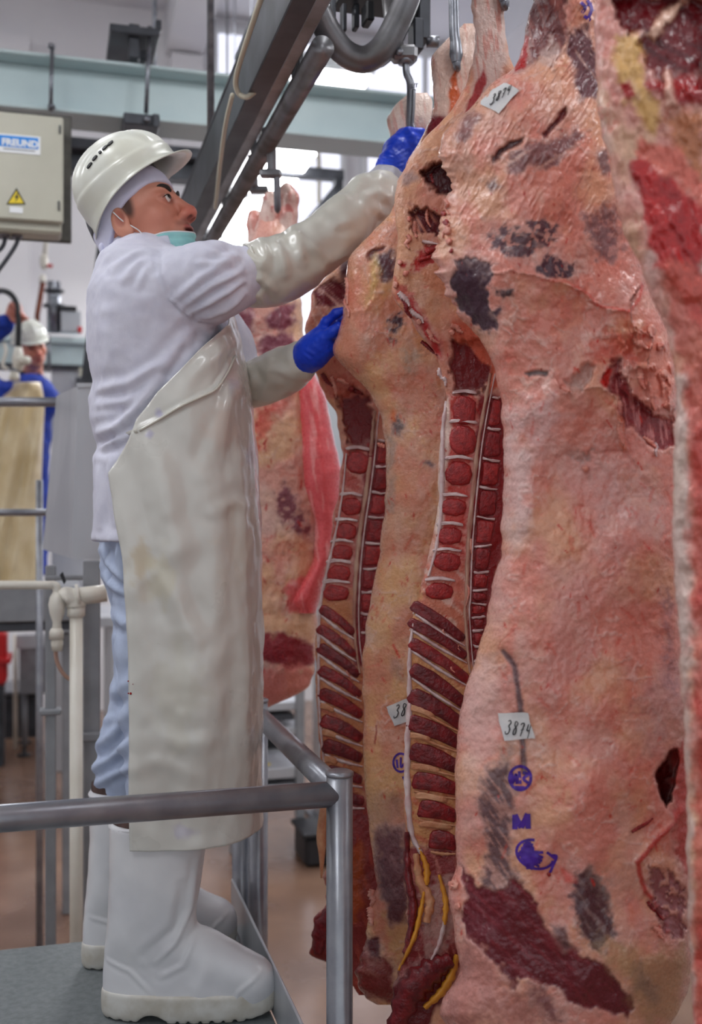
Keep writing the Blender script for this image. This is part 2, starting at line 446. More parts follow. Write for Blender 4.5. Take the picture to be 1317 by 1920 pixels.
def smooth1(a, k):
    if k < 2: return a
    ker = np.hanning(k + 2)[1:-1]; ker /= ker.sum()
    return np.convolve(np.pad(a, (k // 2, k - 1 - k // 2), 'edge'), ker, 'valid')
class Side:
    """a slab of flesh: rows (py, left px, right px, front thickness, back thickness) at its own distance d"""
    def __init__(s, d, rows, nf=200, nb=36, nr=500, e=2.6, eb=2.2, edge=3.0, seed=1, sm=9, lean=0.0, rag=None, ragL=None):
        rows = np.array(rows, float); s.d = d
        py = np.linspace(rows[0, 0], rows[-1, 0], nr)
        g = [smooth1(np.interp(py, rows[:, 0], rows[:, i]), sm) for i in range(1, 5)]
        edge = edge * (1 if rag is None else 1 + rag[1] * sstep(rag[0], rag[0] + 120, py))
        L = g[0] + edge * fbm(py / 26, py * 0, seed, 4, seed); R = g[1] + edge * fbm(py / 26, py * 0 + 7, seed, 4, seed + 5)
        ph = np.linspace(0, math.pi, nf); sf = -np.cos(ph)
        pb = np.linspace(0, math.pi, nb + 2)[1:-1]; sb = np.cos(pb)
        S = np.concatenate([sf, sb])[None, :]
        cxp = ((L + R) / 2)[:, None]; hw = ((R - L) / 2)[:, None]
        s.PX = cxp + hw * S; s.PY = np.repeat(py[:, None], len(S[0]), 1)
        if ragL: s.PX = s.PX + (ragL[2] * fbm(py / 7, py * 0, 3, 3, seed + 61) * sstep(ragL[0], ragL[0] + 30, py) * sstep(ragL[1], ragL[1] - 30, py))[:, None] * np.clip((-S - .86) / .14, 0, 1) ** 1.5
        fr = np.arange(len(S[0]))[None, :] < nf
        pf = (1 - np.abs(S) ** e) ** (1 / e); pk = (1 - np.abs(S) ** eb) ** (1 / eb)
        # the front turns with the row so that the slab hangs plumb
        s.Y = np.where(fr, d - g[2][:, None] * pf, d + g[3][:, None] * pk)
        s.Y = s.Y + lean * (s.PX - 658.5) / F * d
        s.nf, s.nb, s.nr = nf, nb, nr; s.fr = np.broadcast_to(fr, s.PX.shape)
        s.w = np.where(fr, np.clip(pf * 1.6, 0, 1), 0.0) * np.ones_like(s.PX)
        s.col = np.zeros(s.PX.shape + (3,)); s.seed = seed
    def relief(s, r): s.Y = s.Y - r * s.w
    def paint(s, m, c):
        c = lin(c) if np.ndim(c) == 1 else c
        m = np.clip(m, 0, 1)[..., None]; s.col = s.col * (1 - m) + c * m
    def warp(s, amp=8, sc=18, k=0):
        return s.PX + amp * fbm(s.PX / sc, s.PY / sc, k, 4, s.seed + k), s.PY + amp * fbm(s.PX / sc + 50, s.PY / sc, k, 4, s.seed + k + 3)
    def patch(s, poly, c, soft=4, amp=8, sc=16, op=1.0, streak=None, rel=0.0, speck=0.0, k=0):
        x0 = min(p[0] for p in poly) - 40; x1 = max(p[0] for p in poly) + 40; y0 = min(p[1] for p in poly) - 40; y1 = max(p[1] for p in poly) + 40
        sel = (s.PX > x0) & (s.PX < x1) & (s.PY > y0) & (s.PY < y1)
        if not sel.any(): return
        X = s.PX[sel]; Yv = s.PY[sel]
        wx = X + amp * fbm(X / sc, Yv / sc, k, 4, s.seed + k); wy = Yv + amp * fbm(X / sc + 50, Yv / sc, k, 4, s.seed + k + 3)
        m = sstep(soft, -soft, poly_d(wx, wy, poly)) * op
        if sum(c) < 330 and op > .7 and soft < 12:
            rm = (sstep(13, -1, poly_d(wx, wy, poly)) * .5 * (.5 + .5 * np.clip(fbm(X / 12, Yv / 12, k, 2, s.seed + 41) + .5, 0, 1)))[:, None]
            s.col[sel] = s.col[sel] * (1 - rm) + lin((208, 172, 164)) * rm
        cc = np.ones((len(X), 3)) * lin(c)
        if streak is not None:
            ang, lam, c2, st = streak; a = math.radians(ang)
            along = X * math.cos(a) + Yv * math.sin(a); ac = -X * math.sin(a) + Yv * math.cos(a)
            t = sstep(0.1, 0.6, fbm(along / (lam * 7), ac / lam, k, 3, s.seed + 31 + k)) * st
            cc = cc * (1 - t[:, None]) + lin(c2) * t[:, None]
        if speck:
            t = sstep(0.12, 0.3, fbm(X / 9, Yv / 9, k, 3, s.seed + 77 + k)); m = m * (1 - speck * t)
        s.col[sel] = s.col[sel] * (1 - m[:, None]) + cc * m[:, None]
        if rel:
            yy = s.Y[sel]; yy = yy - rel * m * s.w[sel]; s.Y[sel] = yy
    def line(s, pts, c, w=4, op=1.0, rel=0.0, amp=3):
        wx, wy = s.warp(amp, 14, 5); d, sg, al = seg_d(wx, wy, pts)
        m = sstep(w, w * 0.3, d); s.paint(m * op * s.fr, c)
        if rel: s.relief(rel * np.exp(-(d / w) ** 2))
    def step(s, pts, amp, width, side=1, lip=0.0):
        """a flap edge: the flesh on one side stands proud and sinks back over the width"""
        wx, wy = s.warp(5, 22, 9); d, sg, al = seg_d(wx, wy, pts)
        env = np.sin(np.clip(al, 0.001, 0.999) * math.pi) ** 0.35
        on = (sg * side > 0)
        s.relief(np.where(on, amp * np.exp(-d / width), -0.0) * env + lip * np.exp(-(d / 3.5) ** 2) * env * on)
    def flecks(s, n, c, seed, size=(2, 5), box=None, op=0.85):
        rng = np.random.default_rng(seed)
        x0, x1, y0, y1 = box if box else (s.PX.min(), s.PX.max(), s.PY.min(), s.PY.max())
        for _ in range(n):
            x = rng.uniform(x0, x1); y = rng.uniform(y0, y1); r = rng.uniform(*size); a = rng.uniform(0.6, 2.2); l = rng.uniform(1, 4) * r
            sel = (np.abs(s.PX - x) < l + 8) & (np.abs(s.PY - y) < l + 8) & s.fr
            if not sel.any(): continue
            dx = s.PX[sel] - x; dy = s.PY[sel] - y
            u = dx * math.cos(a) + dy * math.sin(a); v = -dx * math.sin(a) + dy * math.cos(a)
            q = np.hypot(u / l, v / (r * 0.7)) + 0.5 * fbm(s.PX[sel] / 4, s.PY[sel] / 4, 0, 2, seed)
            m = sstep(1.1, 0.5, q)[:, None] * op
            s.col[sel] = s.col[sel] * (1 - m) + lin(c) * m
    def fatbase(s, a=PINK, b=CREAM, c=PALE, sc=70):
        s.col[:] = lin(a)
        s.paint(sstep(-0.25, 0.5, fbm(s.PX / sc, s.PY / (sc * 1.3), 1, 5, s.seed + 1)), b)
        s.paint(0.6 * sstep(0.0, 0.8, fbm(s.PX / (sc * 0.7), s.PY / sc, 2, 5, s.seed + 2)), c)
        s.paint(0.4 * sstep(0.1, 0.9, fbm(s.PX / 22, s.PY / 30, 3, 4, s.seed + 3)), (228, 184, 166))
        s.paint(0.4 * sstep(0.2, 0.95, fbm(s.PX / 44, s.PY / 50, 4, 5, s.seed + 4)), (212, 112, 94))
    def veins(s, k=0.5):
        n = 1 - np.abs(fbm(s.PX / 30 + .4 * fbm(s.PX / 18, s.PY / 18, 3, 2, s.seed), s.PY / 38, 7, 4, s.seed + 21)) * 2.2
        m = sstep(.72, 1.0, n) * sstep(-.3, .4, fbm(s.PX / 60, s.PY / 70, 5, 3, s.seed + 22)); s.paint(k * m, (234, 204, 194)); s.relief(.0014 * m)
        n = 1 - np.abs(fbm(s.PX / 46, s.PY / 30, 9, 4, s.seed + 23)) * 2.4
        m = sstep(.8, 1.0, n) * sstep(.0, .6, fbm(s.PX / 50, s.PY / 60, 6, 3, s.seed + 24)); s.paint(.5 * m, (206, 92, 80)); s.relief(-.0010 * m)
    def lumps(s, a1=0.012, a2=0.004, a3=0.0016, sc=1.0):
        s.relief(a1 * fbm(s.PX / (110 * sc), s.PY / (150 * sc), 0, 2, s.seed + 11) + a2 * fbm(s.PX / (34 * sc), s.PY / (42 * sc), 0, 3, s.seed + 12)
                 + a3 * fbm(s.PX / (9 * sc), s.PY / (10 * sc), 0, 3, s.seed + 13))
    def depth(s, px, py):
        py0 = s.PY[0, 0]; py1 = s.PY[-1, 0]
        r = int(np.clip(round((py - py0) / (py1 - py0) * (s.nr - 1)), 0, s.nr - 1))
        return float(np.interp(px, s.PX[r, :s.nf], s.Y[r, :s.nf]))
    def pt(s, px, py, off=0.0):
        return P(px, py, s.depth(px, py) - off)
    def mesh(s, name, m, parent):
        d = s.Y; X = (s.PX - CX) / F * d; Z = CAMZ - (s.PY - CY) / F * d
        V = np.stack([X, d, Z], -1).reshape(-1, 3); n = s.nf + s.nb
        i = np.arange(s.nr - 1)[:, None]; j = np.arange(n)[None, :]; j2 = (j + 1) % n
        Q = np.stack([i * n + j, i * n + j2, (i + 1) * n + j2, (i + 1) * n + j], -1).reshape(-1, 4)[:, ::-1]
        lum = (s.col @ np.array([.3, .55, .15]))[..., None]; cc = np.clip(lum + (s.col - lum) * 1.1, .004, 1)
        o = mk(name, V, Q, m, parent, True, cc.reshape(-1, 3))
        return o
M_shred = mat('loose_fat', (228, 166, 148), (216, 130, 114), rough=0.35, scale=60, bump=0.25, bscale=120)
PRNG = np.random.default_rng(12)
def pillow(side, poly, t, inset=0.28, off=0.0, sink=0.006):
    """a piece standing proud of a side: rounded prism over a px polygon"""
    poly = np.array(poly, float); c = poly.mean(0); k = len(poly); V = []
    poly = poly + PRNG.uniform(-1.1, 1.1, poly.shape)
    for f, h in ((1.0, -sink), (0.98, t * 0.45), (1 - inset * 0.45, t * 0.85), (1 - inset, t)):
        for q in poly:
            p = c + (q - c) * f; V.append(P(p[0], p[1], side.depth(*(c + (q - c) * 0.8)) - h - off))
    V.append(P(c[0], c[1], side.depth(*c) - t * 1.04 - off))
    Fc = []
    for r in range(3):
        for i in range(k): Fc.append((r * k + i, (r + 1) * k + i, (r + 1) * k + (i + 1) % k, r * k + (i + 1) % k))
    for i in range(k): Fc.append((3 * k + i, 4 * k, 3 * k + (i + 1) % k))
    Fc.append(tuple(range(k)))
    a = sum(poly[i][0] * poly[(i + 1) % k][1] - poly[(i + 1) % k][0] * poly[i][1] for i in range(k))
    if a < 0: Fc = [f[::-1] for f in Fc]
    return np.array(V), Fc
def ribbon(pts, w, side=None, off=0.0012, taper=True, dfun=None):
    """ink or strand strokes lying on a side, px polyline"""
    pts = np.array(pts, float)
    if len(pts) > 2: pts = smooth_path([np.array([p[0], p[1], 0]) for p in pts], len(pts) * 5)[:, :2]
    T = np.gradient(pts, axis=0); T /= np.linalg.norm(T, axis=1)[:, None] + 1e-9; Nn = np.stack([-T[:, 1], T[:, 0]], 1)
    k = len(pts); ww = np.full(k, w / 2.0)
    if taper: ww *= 0.55 + 0.45 * np.sin(np.linspace(0.1, 3.0, k))
    V = []; Fc = []
    for i in range(k):
        for sgn in (-1, 1):
            q = pts[i] + Nn[i] * ww[i] * sgn; dd = (side.depth(*q) if dfun is None else dfun(*q)); V.append(P(q[0], q[1], dd - off))
    for i in range(k - 1): Fc.append((2 * i, 2 * i + 1, 2 * i + 3, 2 * i + 2))
    return np.array(V), Fc
def strip_poly(p0, p1, h0, h1, bend=0.0):
    """outline of a bar from p0 to p1, rounded at the ends"""
    p0 = np.array(p0, float); p1 = np.array(p1, float); d = p1 - p0; L = np.linalg.norm(d); d /= L; n = np.array([-d[1], d[0]])
    out = []
    for t, s in ((0.0, 0.55), (0.05, 0.9), (0.3, 1), (0.6, 1), (0.95, 0.9), (1.0, 0.5)):
        out.append(p0 + d * L * t + n * ((h0 + (h1 - h0) * t) * s + bend * math.sin(t * 3.14)))
    for t, s in ((1.0, 0.5), (0.95, 0.9), (0.6, 1), (0.3, 1), (0.05, 0.9), (0.0, 0.55)):
        out.append(p0 + d * L * t + n * (-(h0 + (h1 - h0) * t) * s + bend * math.sin(t * 3.14)))
    return out
def hang(name, label, side, px, top=-100):
    b = P(px, 1920, side.d); b[2] = side_bottom(side)
    return thing(name, label, 'beef', b, 'beef sides on the rail')
def side_bottom(s):
    return CAMZ - (s.PY[-1, 0] - CY) / F * s.d

# ---- A: the near side, seen on its outer face
A = Side(1.74, [(-150, 985, 1075, .05, .05), (-40, 990, 1090, .06, .06), (0, 1000, 1120, .065, .06), (63, 986, 1135, .07, .06), (131, 966, 1150, .08, .07), (154, 920, 1160, .085, .07),
    (190, 897, 1168, .09, .07), (213, 868, 1172, .095, .08), (254, 830, 1178, .10, .08), (290, 823, 1184, .105, .08), (344, 846, 1190, .11, .08), (376, 838, 1195, .11, .08),
    (435, 823, 1198, .11, .08), (485, 811, 1200, .11, .08), (530, 826, 1212, .11, .08), (580, 856, 1236, .105, .08), (640, 905, 1262, .10, .07), (690, 930, 1272, .095, .07),
    (750, 940, 1278, .09, .07), (850, 945, 1290, .09, .07), (950, 944, 1300, .09, .07), (1050, 938, 1306, .09, .07), (1100, 922, 1308, .09, .07), (1185, 907, 1310, .09, .07),
    (1254, 885, 1312, .095, .07), (1322, 866, 1314, .10, .07), (1408, 855, 1316, .10, .07), (1506, 853, 1318, .10, .07), (1583, 856, 1320, .10, .07), (1626, 858, 1318, .10, .07),
    (1664, 840, 1316, .10, .07), (1707, 848, 1312, .10, .07), (1767, 855, 1306, .10, .07), (1818, 866, 1300, .10, .07), (1860, 838, 1290, .095, .07), (1900, 820, 1270, .09, .065),
    (1960, 860, 1240, .08, .06), (2040, 910, 1190, .065, .05), (2100, 960, 1130, .03, .03)], nf=270, nb=40, nr=800, e=2.5, edge=3.2, seed=3, ragL=(270, 620, 7))
A.fatbase()
A.veins(); A.lumps(0.015, 0.0034, 0.0010)
A.relief(0.0022 * sstep(0.0, 0.8, fbm(A.PX / 5 + A.PY / 9, A.PY / 22 - A.PX / 30, 0, 3, 91)) * sstep(700, 300, A.PY))
A.paint(0.5 * sstep(0.0, 0.5, fbm(A.PX / 90, A.PY / 110, 8, 4, 44)) * sstep(700, 900, A.PY), (214, 160, 154))
A.paint(0.6 * sstep(330, 120, A.PY) * sstep(-.2, .5, fbm(A.PX / 50, A.PY / 50, 3, 4, 45)), CREAM)
A.paint(0.55 * sstep(1250, 1295, A.PX) * A.fr, (206, 178, 172))
cv = lambda pts, ox, oy, sc: [(ox + x / sc, oy + y / sc) for x, y in pts]
c3 = lambda pts: cv(pts, 720, 0, 2.206); c4 = lambda pts: cv(pts, 830, 400, 2.56); c5 = lambda pts: cv(pts, 830, 1100, 2.34)
A.patch([(990, -160), (1075, -160), (1060, 0), (1064, 75), (1046, 104), (1012, 108), (985, 132), (966, 135), (975, 60)], (112, 58, 58), 4, 7, 18, streak=(75, 7, (176, 110, 100), .6), k=1)
A.patch([(975, 60), (992, 70), (985, 128), (966, 134)], (170, 34, 34), 3, 5, k=2)
A.patch(c3([(640, 210), (700, 150), (730, 200), (690, 280), (620, 260)]), (206, 178, 170), 8, 12, 12, .7, k=3)
A.patch([(1062, 62), (1100, 45), (1125, 120), (1128, 178), (1090, 186), (1074, 130)], (108, 66, 72), 6, 10, streak=(60, 7, (196, 160, 150), .7), k=4)
A.patch([(856, 240), (878, 212), (900, 218), (892, 240), (874, 268), (858, 266)], (134, 92, 96), 7, 8, op=.8, k=5)
A.patch([(945, 304), (985, 276), (1040, 268), (1068, 246), (1094, 236), (1086, 268), (1042, 304), (985, 326), (950, 318)], (122, 82, 86), 8, 14, 16, .85, streak=(-30, 7, (206, 168, 156), .7), k=6)
A.patch([(922, 296), (945, 268), (980, 256), (978, 268), (950, 286), (928, 306)], (78, 34, 38), 4, 5, rel=-.006, k=7)
A.patch([(1016, 252), (1040, 226), (1062, 202), (1064, 214), (1044, 236), (1022, 258)], (104, 26, 32), 3, 3, rel=-.008, k=8)
A.patch([(912, 342), (930, 338), (940, 350), (922, 356)], (96, 70, 76), 5, 6, op=.8, k=9)
A.patch([(1122, 285), (1140, 280), (1150, 320), (1130, 325)], (110, 80, 86), 5, 6, op=.8, k=10)
A.patch(c4([(62, 225), (50, 340), (80, 440), (150, 525), (235, 575), (266, 520), (214, 430), (224, 340), (240, 240), (160, 200)]), (70, 44, 58), 3, 9, 12, rel=-.003, k=11)
A.patch(c4([(75, 215), (120, 190), (220, 190), (240, 300), (180, 330), (150, 260), (90, 270)]), (190, 158, 152), 8, 12, 9, .3, speck=.6, k=12)
A.patch(c4([(230, 110), (300, 60), (420, 30), (540, 55), (540, 130), (440, 200), (370, 240), (290, 190), (240, 160)]), (82, 54, 66), 5, 12, 12, .95, speck=.85, streak=(20, 8, (190, 156, 150), .6), k=13)
A.patch(c4([(455, 250), (520, 205), (590, 225), (640, 265), (590, 310), (520, 312), (465, 290)]), (78, 50, 62), 4, 9, 12, speck=.5, k=14)
A.patch(c4([(680, 20), (820, -40), (850, 60), (855, 200), (790, 230), (720, 180), (690, 100)]), (122, 86, 92), 9, 14, 14, .8, speck=.5, k=15)
A.patch(c4([(250, 365), (300, 372), (345, 360), (340, 395), (290, 400), (256, 388)]), (84, 62, 66), 3, 6, 8, speck=.4, k=16)
A.patch(c4([(240, 480), (280, 445), (292, 460), (262, 505)]), (72, 46, 58), 3, 4, k=17)
A.patch(c4([(395, 765), (440, 752), (512, 752), (500, 776), (420, 784)]), (126, 110, 110), 3, 4, rel=-.005, k=18)
A.patch(c4([(760, 800), (800, 720), (850, 705), (890, 840), (1000, 950), (1110, 990), (1118, 1110), (1060, 1140), (1000, 1110), (880, 1010), (850, 890), (810, 860)]), (140, 58, 62), 4, 8, 14, streak=(82, 5, (214, 150, 148), .75), rel=-.012, k=19)
A.patch(c4([(752, 815), (790, 735), (815, 745), (790, 830)]), (196, 46, 40), 4, 5, k=20)
A.patch(c4([(590, 800), (690, 720), (740, 740), (700, 830), (640, 850)]), (186, 150, 140), 6, 8, rel=-.008, k=21)
A.step(c4([(540, 800), (580, 855), (625, 855), (740, 822), (842, 885), (868, 1000), (874, 1140)]), 0.020, 46, 1, .005)
A.step(c4([(210, 285), (330, 262), (560, 322), (680, 372), (740, 442), (900, 470)]), 0.015, 40, 1, .004)
A.step(c4([(960, 340), (905, 430), (930, 560), (1010, 590), (990, 700), (1000, 930)]), 0.018, 44, 1, .006)
A.step(c4([(840, 780), (860, 830), (900, 890), (1000, 940)]), -0.010, 26, 1)
A.line(c4([(740, 440), (800, 450), (900, 470), (930, 430), (960, 345)]), (214, 70, 60), 4, .7, .002)
A.line(c4([(480, 320), (600, 330), (700, 385), (740, 442)]), (206, 84, 70), 4, .6)
A.patch(c4([(690, 640), (800, 610), (900, 560), (960, 600), (930, 700), (820, 680), (720, 700)]), (216, 96, 82), 14, 18, 14, .6, k=22)
A.patch(c4([(880, 560), (1010, 580), (1060, 640), (1110, 740), (1120, 860), (1050, 890), (980, 880), (940, 840), (960, 700)]), (222, 150, 132), 12, 18, 14, .8, k=23)
A.relief(0.010 * sstep(0.0, 0.7, fbm(A.PX / 12, A.PY / 16, 5, 3, 60)) * sstep(30, 0, poly_d(A.PX, A.PY, c4([(880, 560), (1010, 580), (1110, 760), (1120, 960), (1000, 930), (930, 800)]))))
A.patch(c4([(600, 1150), (680, 1130), (720, 1140), (700, 1190), (640, 1200)]), (150, 118, 112), 6, 10, 10, .8, speck=.4, rel=-.004, k=24)
A.patch(c4([(840, 960), (872, 1000), (880, 1140), (862, 1150), (846, 1060)]), (222, 132, 104), 4, 4, rel=.008, k=25)
A.line(c5([(272, 288), (318, 352), (346, 560), (352, 700), (362, 820)]), (104, 84, 90), 8, .9, -.006, 2)
A.patch(c5([(250, 700), (300, 690), (320, 800), (290, 860), (260, 800)]), (150, 132, 130), 12, 10, op=.6, k=26)
A.patch(c5([(190, 800), (285, 770), (312, 900), (300, 1050), (290, 1180), (330, 1290), (230, 1380), (170, 1290), (200, 1150), (160, 950)]), (96, 72, 78), 9, 8, 12, .92, streak=(55, 5, (196, 150, 140), .75), k=27)
A.patch(c5([(70, 1215), (140, 1290), (220, 1350), (320, 1280), (400, 1370), (450, 1490), (560, 1590), (700, 1650), (780, 1740), (845, 1840), (820, 1890), (700, 1860), (560, 1835), (500, 1750), (330, 1710), (325, 1770), (230, 1650), (110, 1530), (88, 1420), (110, 1340)]),
        (104, 34, 44), 4, 8, 16, streak=(42, 9, (134, 50, 58), .6), rel=-.004, k=28)
A.patch(c5([(560, 1340), (600, 1260), (650, 1230), (710, 1320), (745, 1420), (765, 1520), (690, 1610), (640, 1570), (590, 1440)]), (74, 44, 54), 6, 9, 12, .95, streak=(55, 6, (150, 126, 124), .6), k=29)
A.patch(c5([(470, 1480), (540, 1500), (575, 1580), (540, 1600)]), (84, 54, 62), 6, 6, op=.8, k=30)
A.patch(c5([(690, 1560), (900, 1620), (1050, 1560), (1080, 1900), (900, 1920), (820, 1740)]), (182, 152, 116), 20, 18, 20, .75, k=31)
A.patch(c5([(640, 1210), (720, 1280), (760, 1400), (720, 1420), (640, 1250)]), (150, 130, 124), 10, 12, 10, .6, k=32)
A.patch(c5([(860, 1660), (960, 1760), (930, 1840), (840, 1760)]), (146, 124, 112), 12, 10, op=.7, k=33)
A.patch(c5([(100, 1520), (300, 1740), (480, 1800), (560, 1920), (0, 1920), (40, 1700)]), (176, 120, 112), 10, 20, 16, .8, speck=.4, k=34)
A.patch(c5([(380, 1740), (460, 1780), (540, 1900), (430, 1880)]), (120, 70, 74), 10, 12, 12, .8, speck=.5, k=35)
A.patch(c5([(938, 820), (1000, 722), (1030, 716), (1040, 760), (1026, 830), (1004, 930), (982, 964), (952, 900)]), (92, 14, 20), 3, 4, rel=-.05, k=36)
A.line(c5([(1060, 980), (1010, 1050), (930, 1120), (860, 1210), (890, 1340), (980, 1440), (990, 1510)]), (182, 60, 54), 8, .9, .006)
A.patch(c5([(900, 1220), (1000, 1250), (1065, 1340), (1070, 1540), (1000, 1560), (960, 1480), (900, 1330)]), (150, 94, 98), 6, 10, 12, .95, speck=.5, rel=-.01, k=37)
A.patch(c5([(1020, 720), (1100, 640), (1110, 1300), (1030, 1200), (1010, 1000)]), (178, 60, 56), 8, 10, 12, .85, k=38)
A.patch(c5([(510, 1225), (580, 1270), (585, 1300), (540, 1290)]), (216, 96, 88), 5, 4, op=.8, k=39)
A.patch(c5([(850, 480), (960, 380), (1040, 300), (1050, 560), (950, 700), (860, 640)]), (190, 158, 156), 30, 20, 20, .6, k=40)
A.patch(c5([(960, 0), (1000, 0), (1010, 300), (1040, 480), (990, 470), (965, 250)]), (146, 104, 110), 12, 14, 14, .7, speck=.5, k=41)
A.patch([(942, 760), (978, 760), (992, 900), (985, 1010), (940, 1060)], (230, 206, 204), 22, 22, 26, .55, k=50)
A.patch([(985, 760), (1030, 740), (1060, 800), (1010, 860), (985, 830)], (228, 200, 200), 22, 20, 20, .5, k=51)
A.patch([(1030, 820), (1100, 830), (1090, 900), (1030, 890)], (226, 186, 178), 20, 20, 18, .5, k=52)
A.patch([(1120, 860), (1240, 880), (1260, 1000), (1130, 980)], (226, 196, 192), 30, 26, 14, .45, speck=.6, k=53)
A.patch([(880, 1240), (930, 1230), (935, 1400), (880, 1480), (862, 1400)], (228, 196, 190), 22, 20, 22, .5, k=54)
A.relief(.006 * np.exp(-((A.PX - 985) / 26) ** 2) * sstep(700, 780, A.PY) * sstep(1150, 950, A.PY) + .010 * np.exp(-((A.PX - 1110) / 60) ** 2 - ((A.PY - 780) / 60) ** 2))
A.flecks(60, (196, 56, 46), 5, (1.6, 3.6), (860, 1260, 300, 1750)); A.flecks(26, (170, 40, 36), 8, (1.5, 2.6), (840, 1180, 180, 900)); A.flecks(50, (204, 84, 70), 9, (3, 7), (900, 1270, 620, 1700), .45)
tA = hang('beef_side', 'nearest in-focus beef side with pink fat, purple ink stamps and two paper tags', A, 1080)
A.mesh('flesh', M_meat, tA)

# ---- B: its fellow, cut face with backbone turned to the camera
B = Side(2.0, [(-120, 888, 950, .035, .035), (-20, 884, 950, .04, .04), (12, 882, 948, .04, .04), (60, 893, 946, .04, .04), (115, 888, 960, .045, .04), (160, 872, 980, .05, .05), (210, 846, 1000, .05, .06),
    (253, 804, 1010, .05, .07), (278, 784, 1010, .05, .08), (338, 748, 1010, .05, .08), (372, 740, 1010, .05, .08), (414, 743, 1010, .05, .08), (463, 744, 1010, .05, .08), (511, 737, 1010, .05, .08),
    (548, 731, 1010, .045, .08), (575, 749, 1020, .04, .08), (597, 770, 1030, .04, .08), (627, 788, 1040, .035, .08), (660, 814, 1050, .03, .08), (700, 828, 1060, .03, .08), (748, 838, 1070, .03, .08),
    (792, 830, 1090, .03, .08), (857, 824, 1120, .03, .08), (930, 822, 1150, .03, .08), (1003, 815, 1160, .03, .08), (1058, 800, 1160, .03, .08), (1095, 790, 1160, .03, .08), (1172, 769, 1160, .03, .08),
    (1241, 765, 1160, .03, .08), (1313, 765, 1160, .03, .08), (1373, 761, 1160, .03, .08), (1441, 758, 1150, .03, .08), (1518, 758, 1140, .03, .08), (1561, 763, 1120, .03, .08), (1655, 761, 1090, .035, .07),
    (1719, 765, 1060, .04, .07), (1760, 760, 1040, .04, .06), (1817, 748, 1000, .04, .06), (1860, 736, 980, .04, .05), (1920, 733, 950, .04, .05), (1980, 750, 900, .03, .04), (2030, 790, 850, .015, .015)],
    nf=200, nb=36, nr=640, e=6, edge=2.5, seed=21, sm=7, rag=(1600, 3))
B.fatbase((206, 140, 120), (216, 160, 128), (220, 190, 180))
B.veins(.4); B.lumps(0.004, 0.003, 0.0012)
b1 = lambda pts: cv(pts, 430, 220, 3.2925); b2 = lambda pts: cv(pts, 560, 420, 2.7425); b3 = lambda pts: cv(pts, 560, 1100, 2.342)
B.patch([(884, -130), (950, -130), (950, 110), (930, 190), (890, 190), (886, 60)], (228, 200, 190), 8, 8, streak=(82, 6, (206, 120, 104), .6), k=1)
B.patch([(858, 250), (880, 190), (905, 130), (912, 150), (890, 210), (864, 262)], (160, 44, 46), 3, 4, k=2)
B.patch(b1([(1200, 320), (1317, 260), (1400, 330), (1400, 480), (1290, 480), (1220, 400)]), (66, 18, 26), 4, 8, rel=-.03, k=3)
B.patch(b1([(1130, 570), (1190, 555), (1317, 600), (1400, 640), (1360, 720), (1210, 720), (1120, 700)]), (92, 26, 34), 4, 10, 10, rel=-.02, streak=(60, 6, (214, 150, 130), .8), k=4)
B.patch(b1([(1060, 350), (1140, 330), (1170, 380), (1110, 440), (1060, 430)]), (150, 130, 132), 8, 8, op=.7, k=5)
B.patch(b1([(1130, 900), (1220, 800), (1317, 790), (1290, 880), (1190, 950), (1150, 960)]), (180, 42, 38), 5, 10, 10, k=6)
B.patch(b1([(1050, 890), (1090, 900), (1080, 930), (1050, 925)]), (176, 34, 34), 3, 4, k=7)
B.patch(b1([(1180, 960), (1317, 900), (1400, 960), (1400, 1100), (1250, 1060)]), (216, 150, 120), 6, 8, k=8)
B.patch(b1([(1010, 1000), (1060, 1020), (1180, 1180), (1317, 1400), (1317, 1500), (1150, 1290), (1030, 1110)]), (196, 96, 88), 6, 10, 10, .9, k=9)
B.patch(b1([(1090, 1130), (1160, 1240), (1250, 1420), (1317, 1480), (1317, 1440), (1200, 1250), (1120, 1130)]), (180, 50, 50), 4, 5, k=10)
B.patch([(850, 640), (912, 640), (930, 690), (916, 720), (900, 735), (870, 748), (856, 736), (845, 690)], (112, 22, 28), 4, 6, 10, rel=-.014, k=11)
B.patch([(848, 600), (900, 610), (930, 660), (934, 720), (920, 740), (916, 690), (880, 650), (850, 640)], (206, 110, 88), 4, 6, k=12)
B.patch([(844, 745), (880, 738), (905, 760), (896, 830), (888, 900), (878, 1000), (868, 1112), (800, 1112), (824, 1000), (834, 900), (842, 800)], (182, 66, 58), 5, 7, 12, streak=(30, 6, (214, 150, 138), .7), k=13)
B.patch([(822, 760), (842, 748), (846, 800), (836, 900), (830, 1010), (816, 1010), (824, 880)], (226, 200, 188), 4, 4, k=14)
B.patch([(770, 1110), (890, 1110), (905, 1250), (900, 1600), (760, 1600), (764, 1300)], (204, 150, 104), 8, 8, 16, .9, streak=(30, 6, (184, 84, 70), .7), k=15)
B.patch([(790, 1060), (880, 1060), (890, 1200), (860, 1230), (790, 1170)], (200, 120, 104), 6, 8, 10, .8, streak=(40, 5, (222, 196, 186), .8), k=16)
B.patch([(900, 740), (950, 740), (950, 1000), (920, 1120), (905, 1240), (880, 1240), (880, 1000)], (130, 22, 30), 4, 4, k=17)
B.patch([(758, 1590), (900, 1580), (900, 1700), (860, 1840), (780, 1930), (720, 1940), (745, 1800), (766, 1700)], (124, 30, 36), 6, 10, 14, .95, streak=(70, 8, (190, 120, 110), .6), k=18)
B.patch([(790, 1660), (850, 1640), (862, 1740), (820, 1800), (790, 1780)], (176, 140, 132), 7, 10, 12, .8, speck=.5, k=19)
B.patch([(722, 1860), (800, 1800), (850, 1830), (800, 1940), (722, 1990)], (96, 20, 28), 6, 10, rel=.006, k=20)
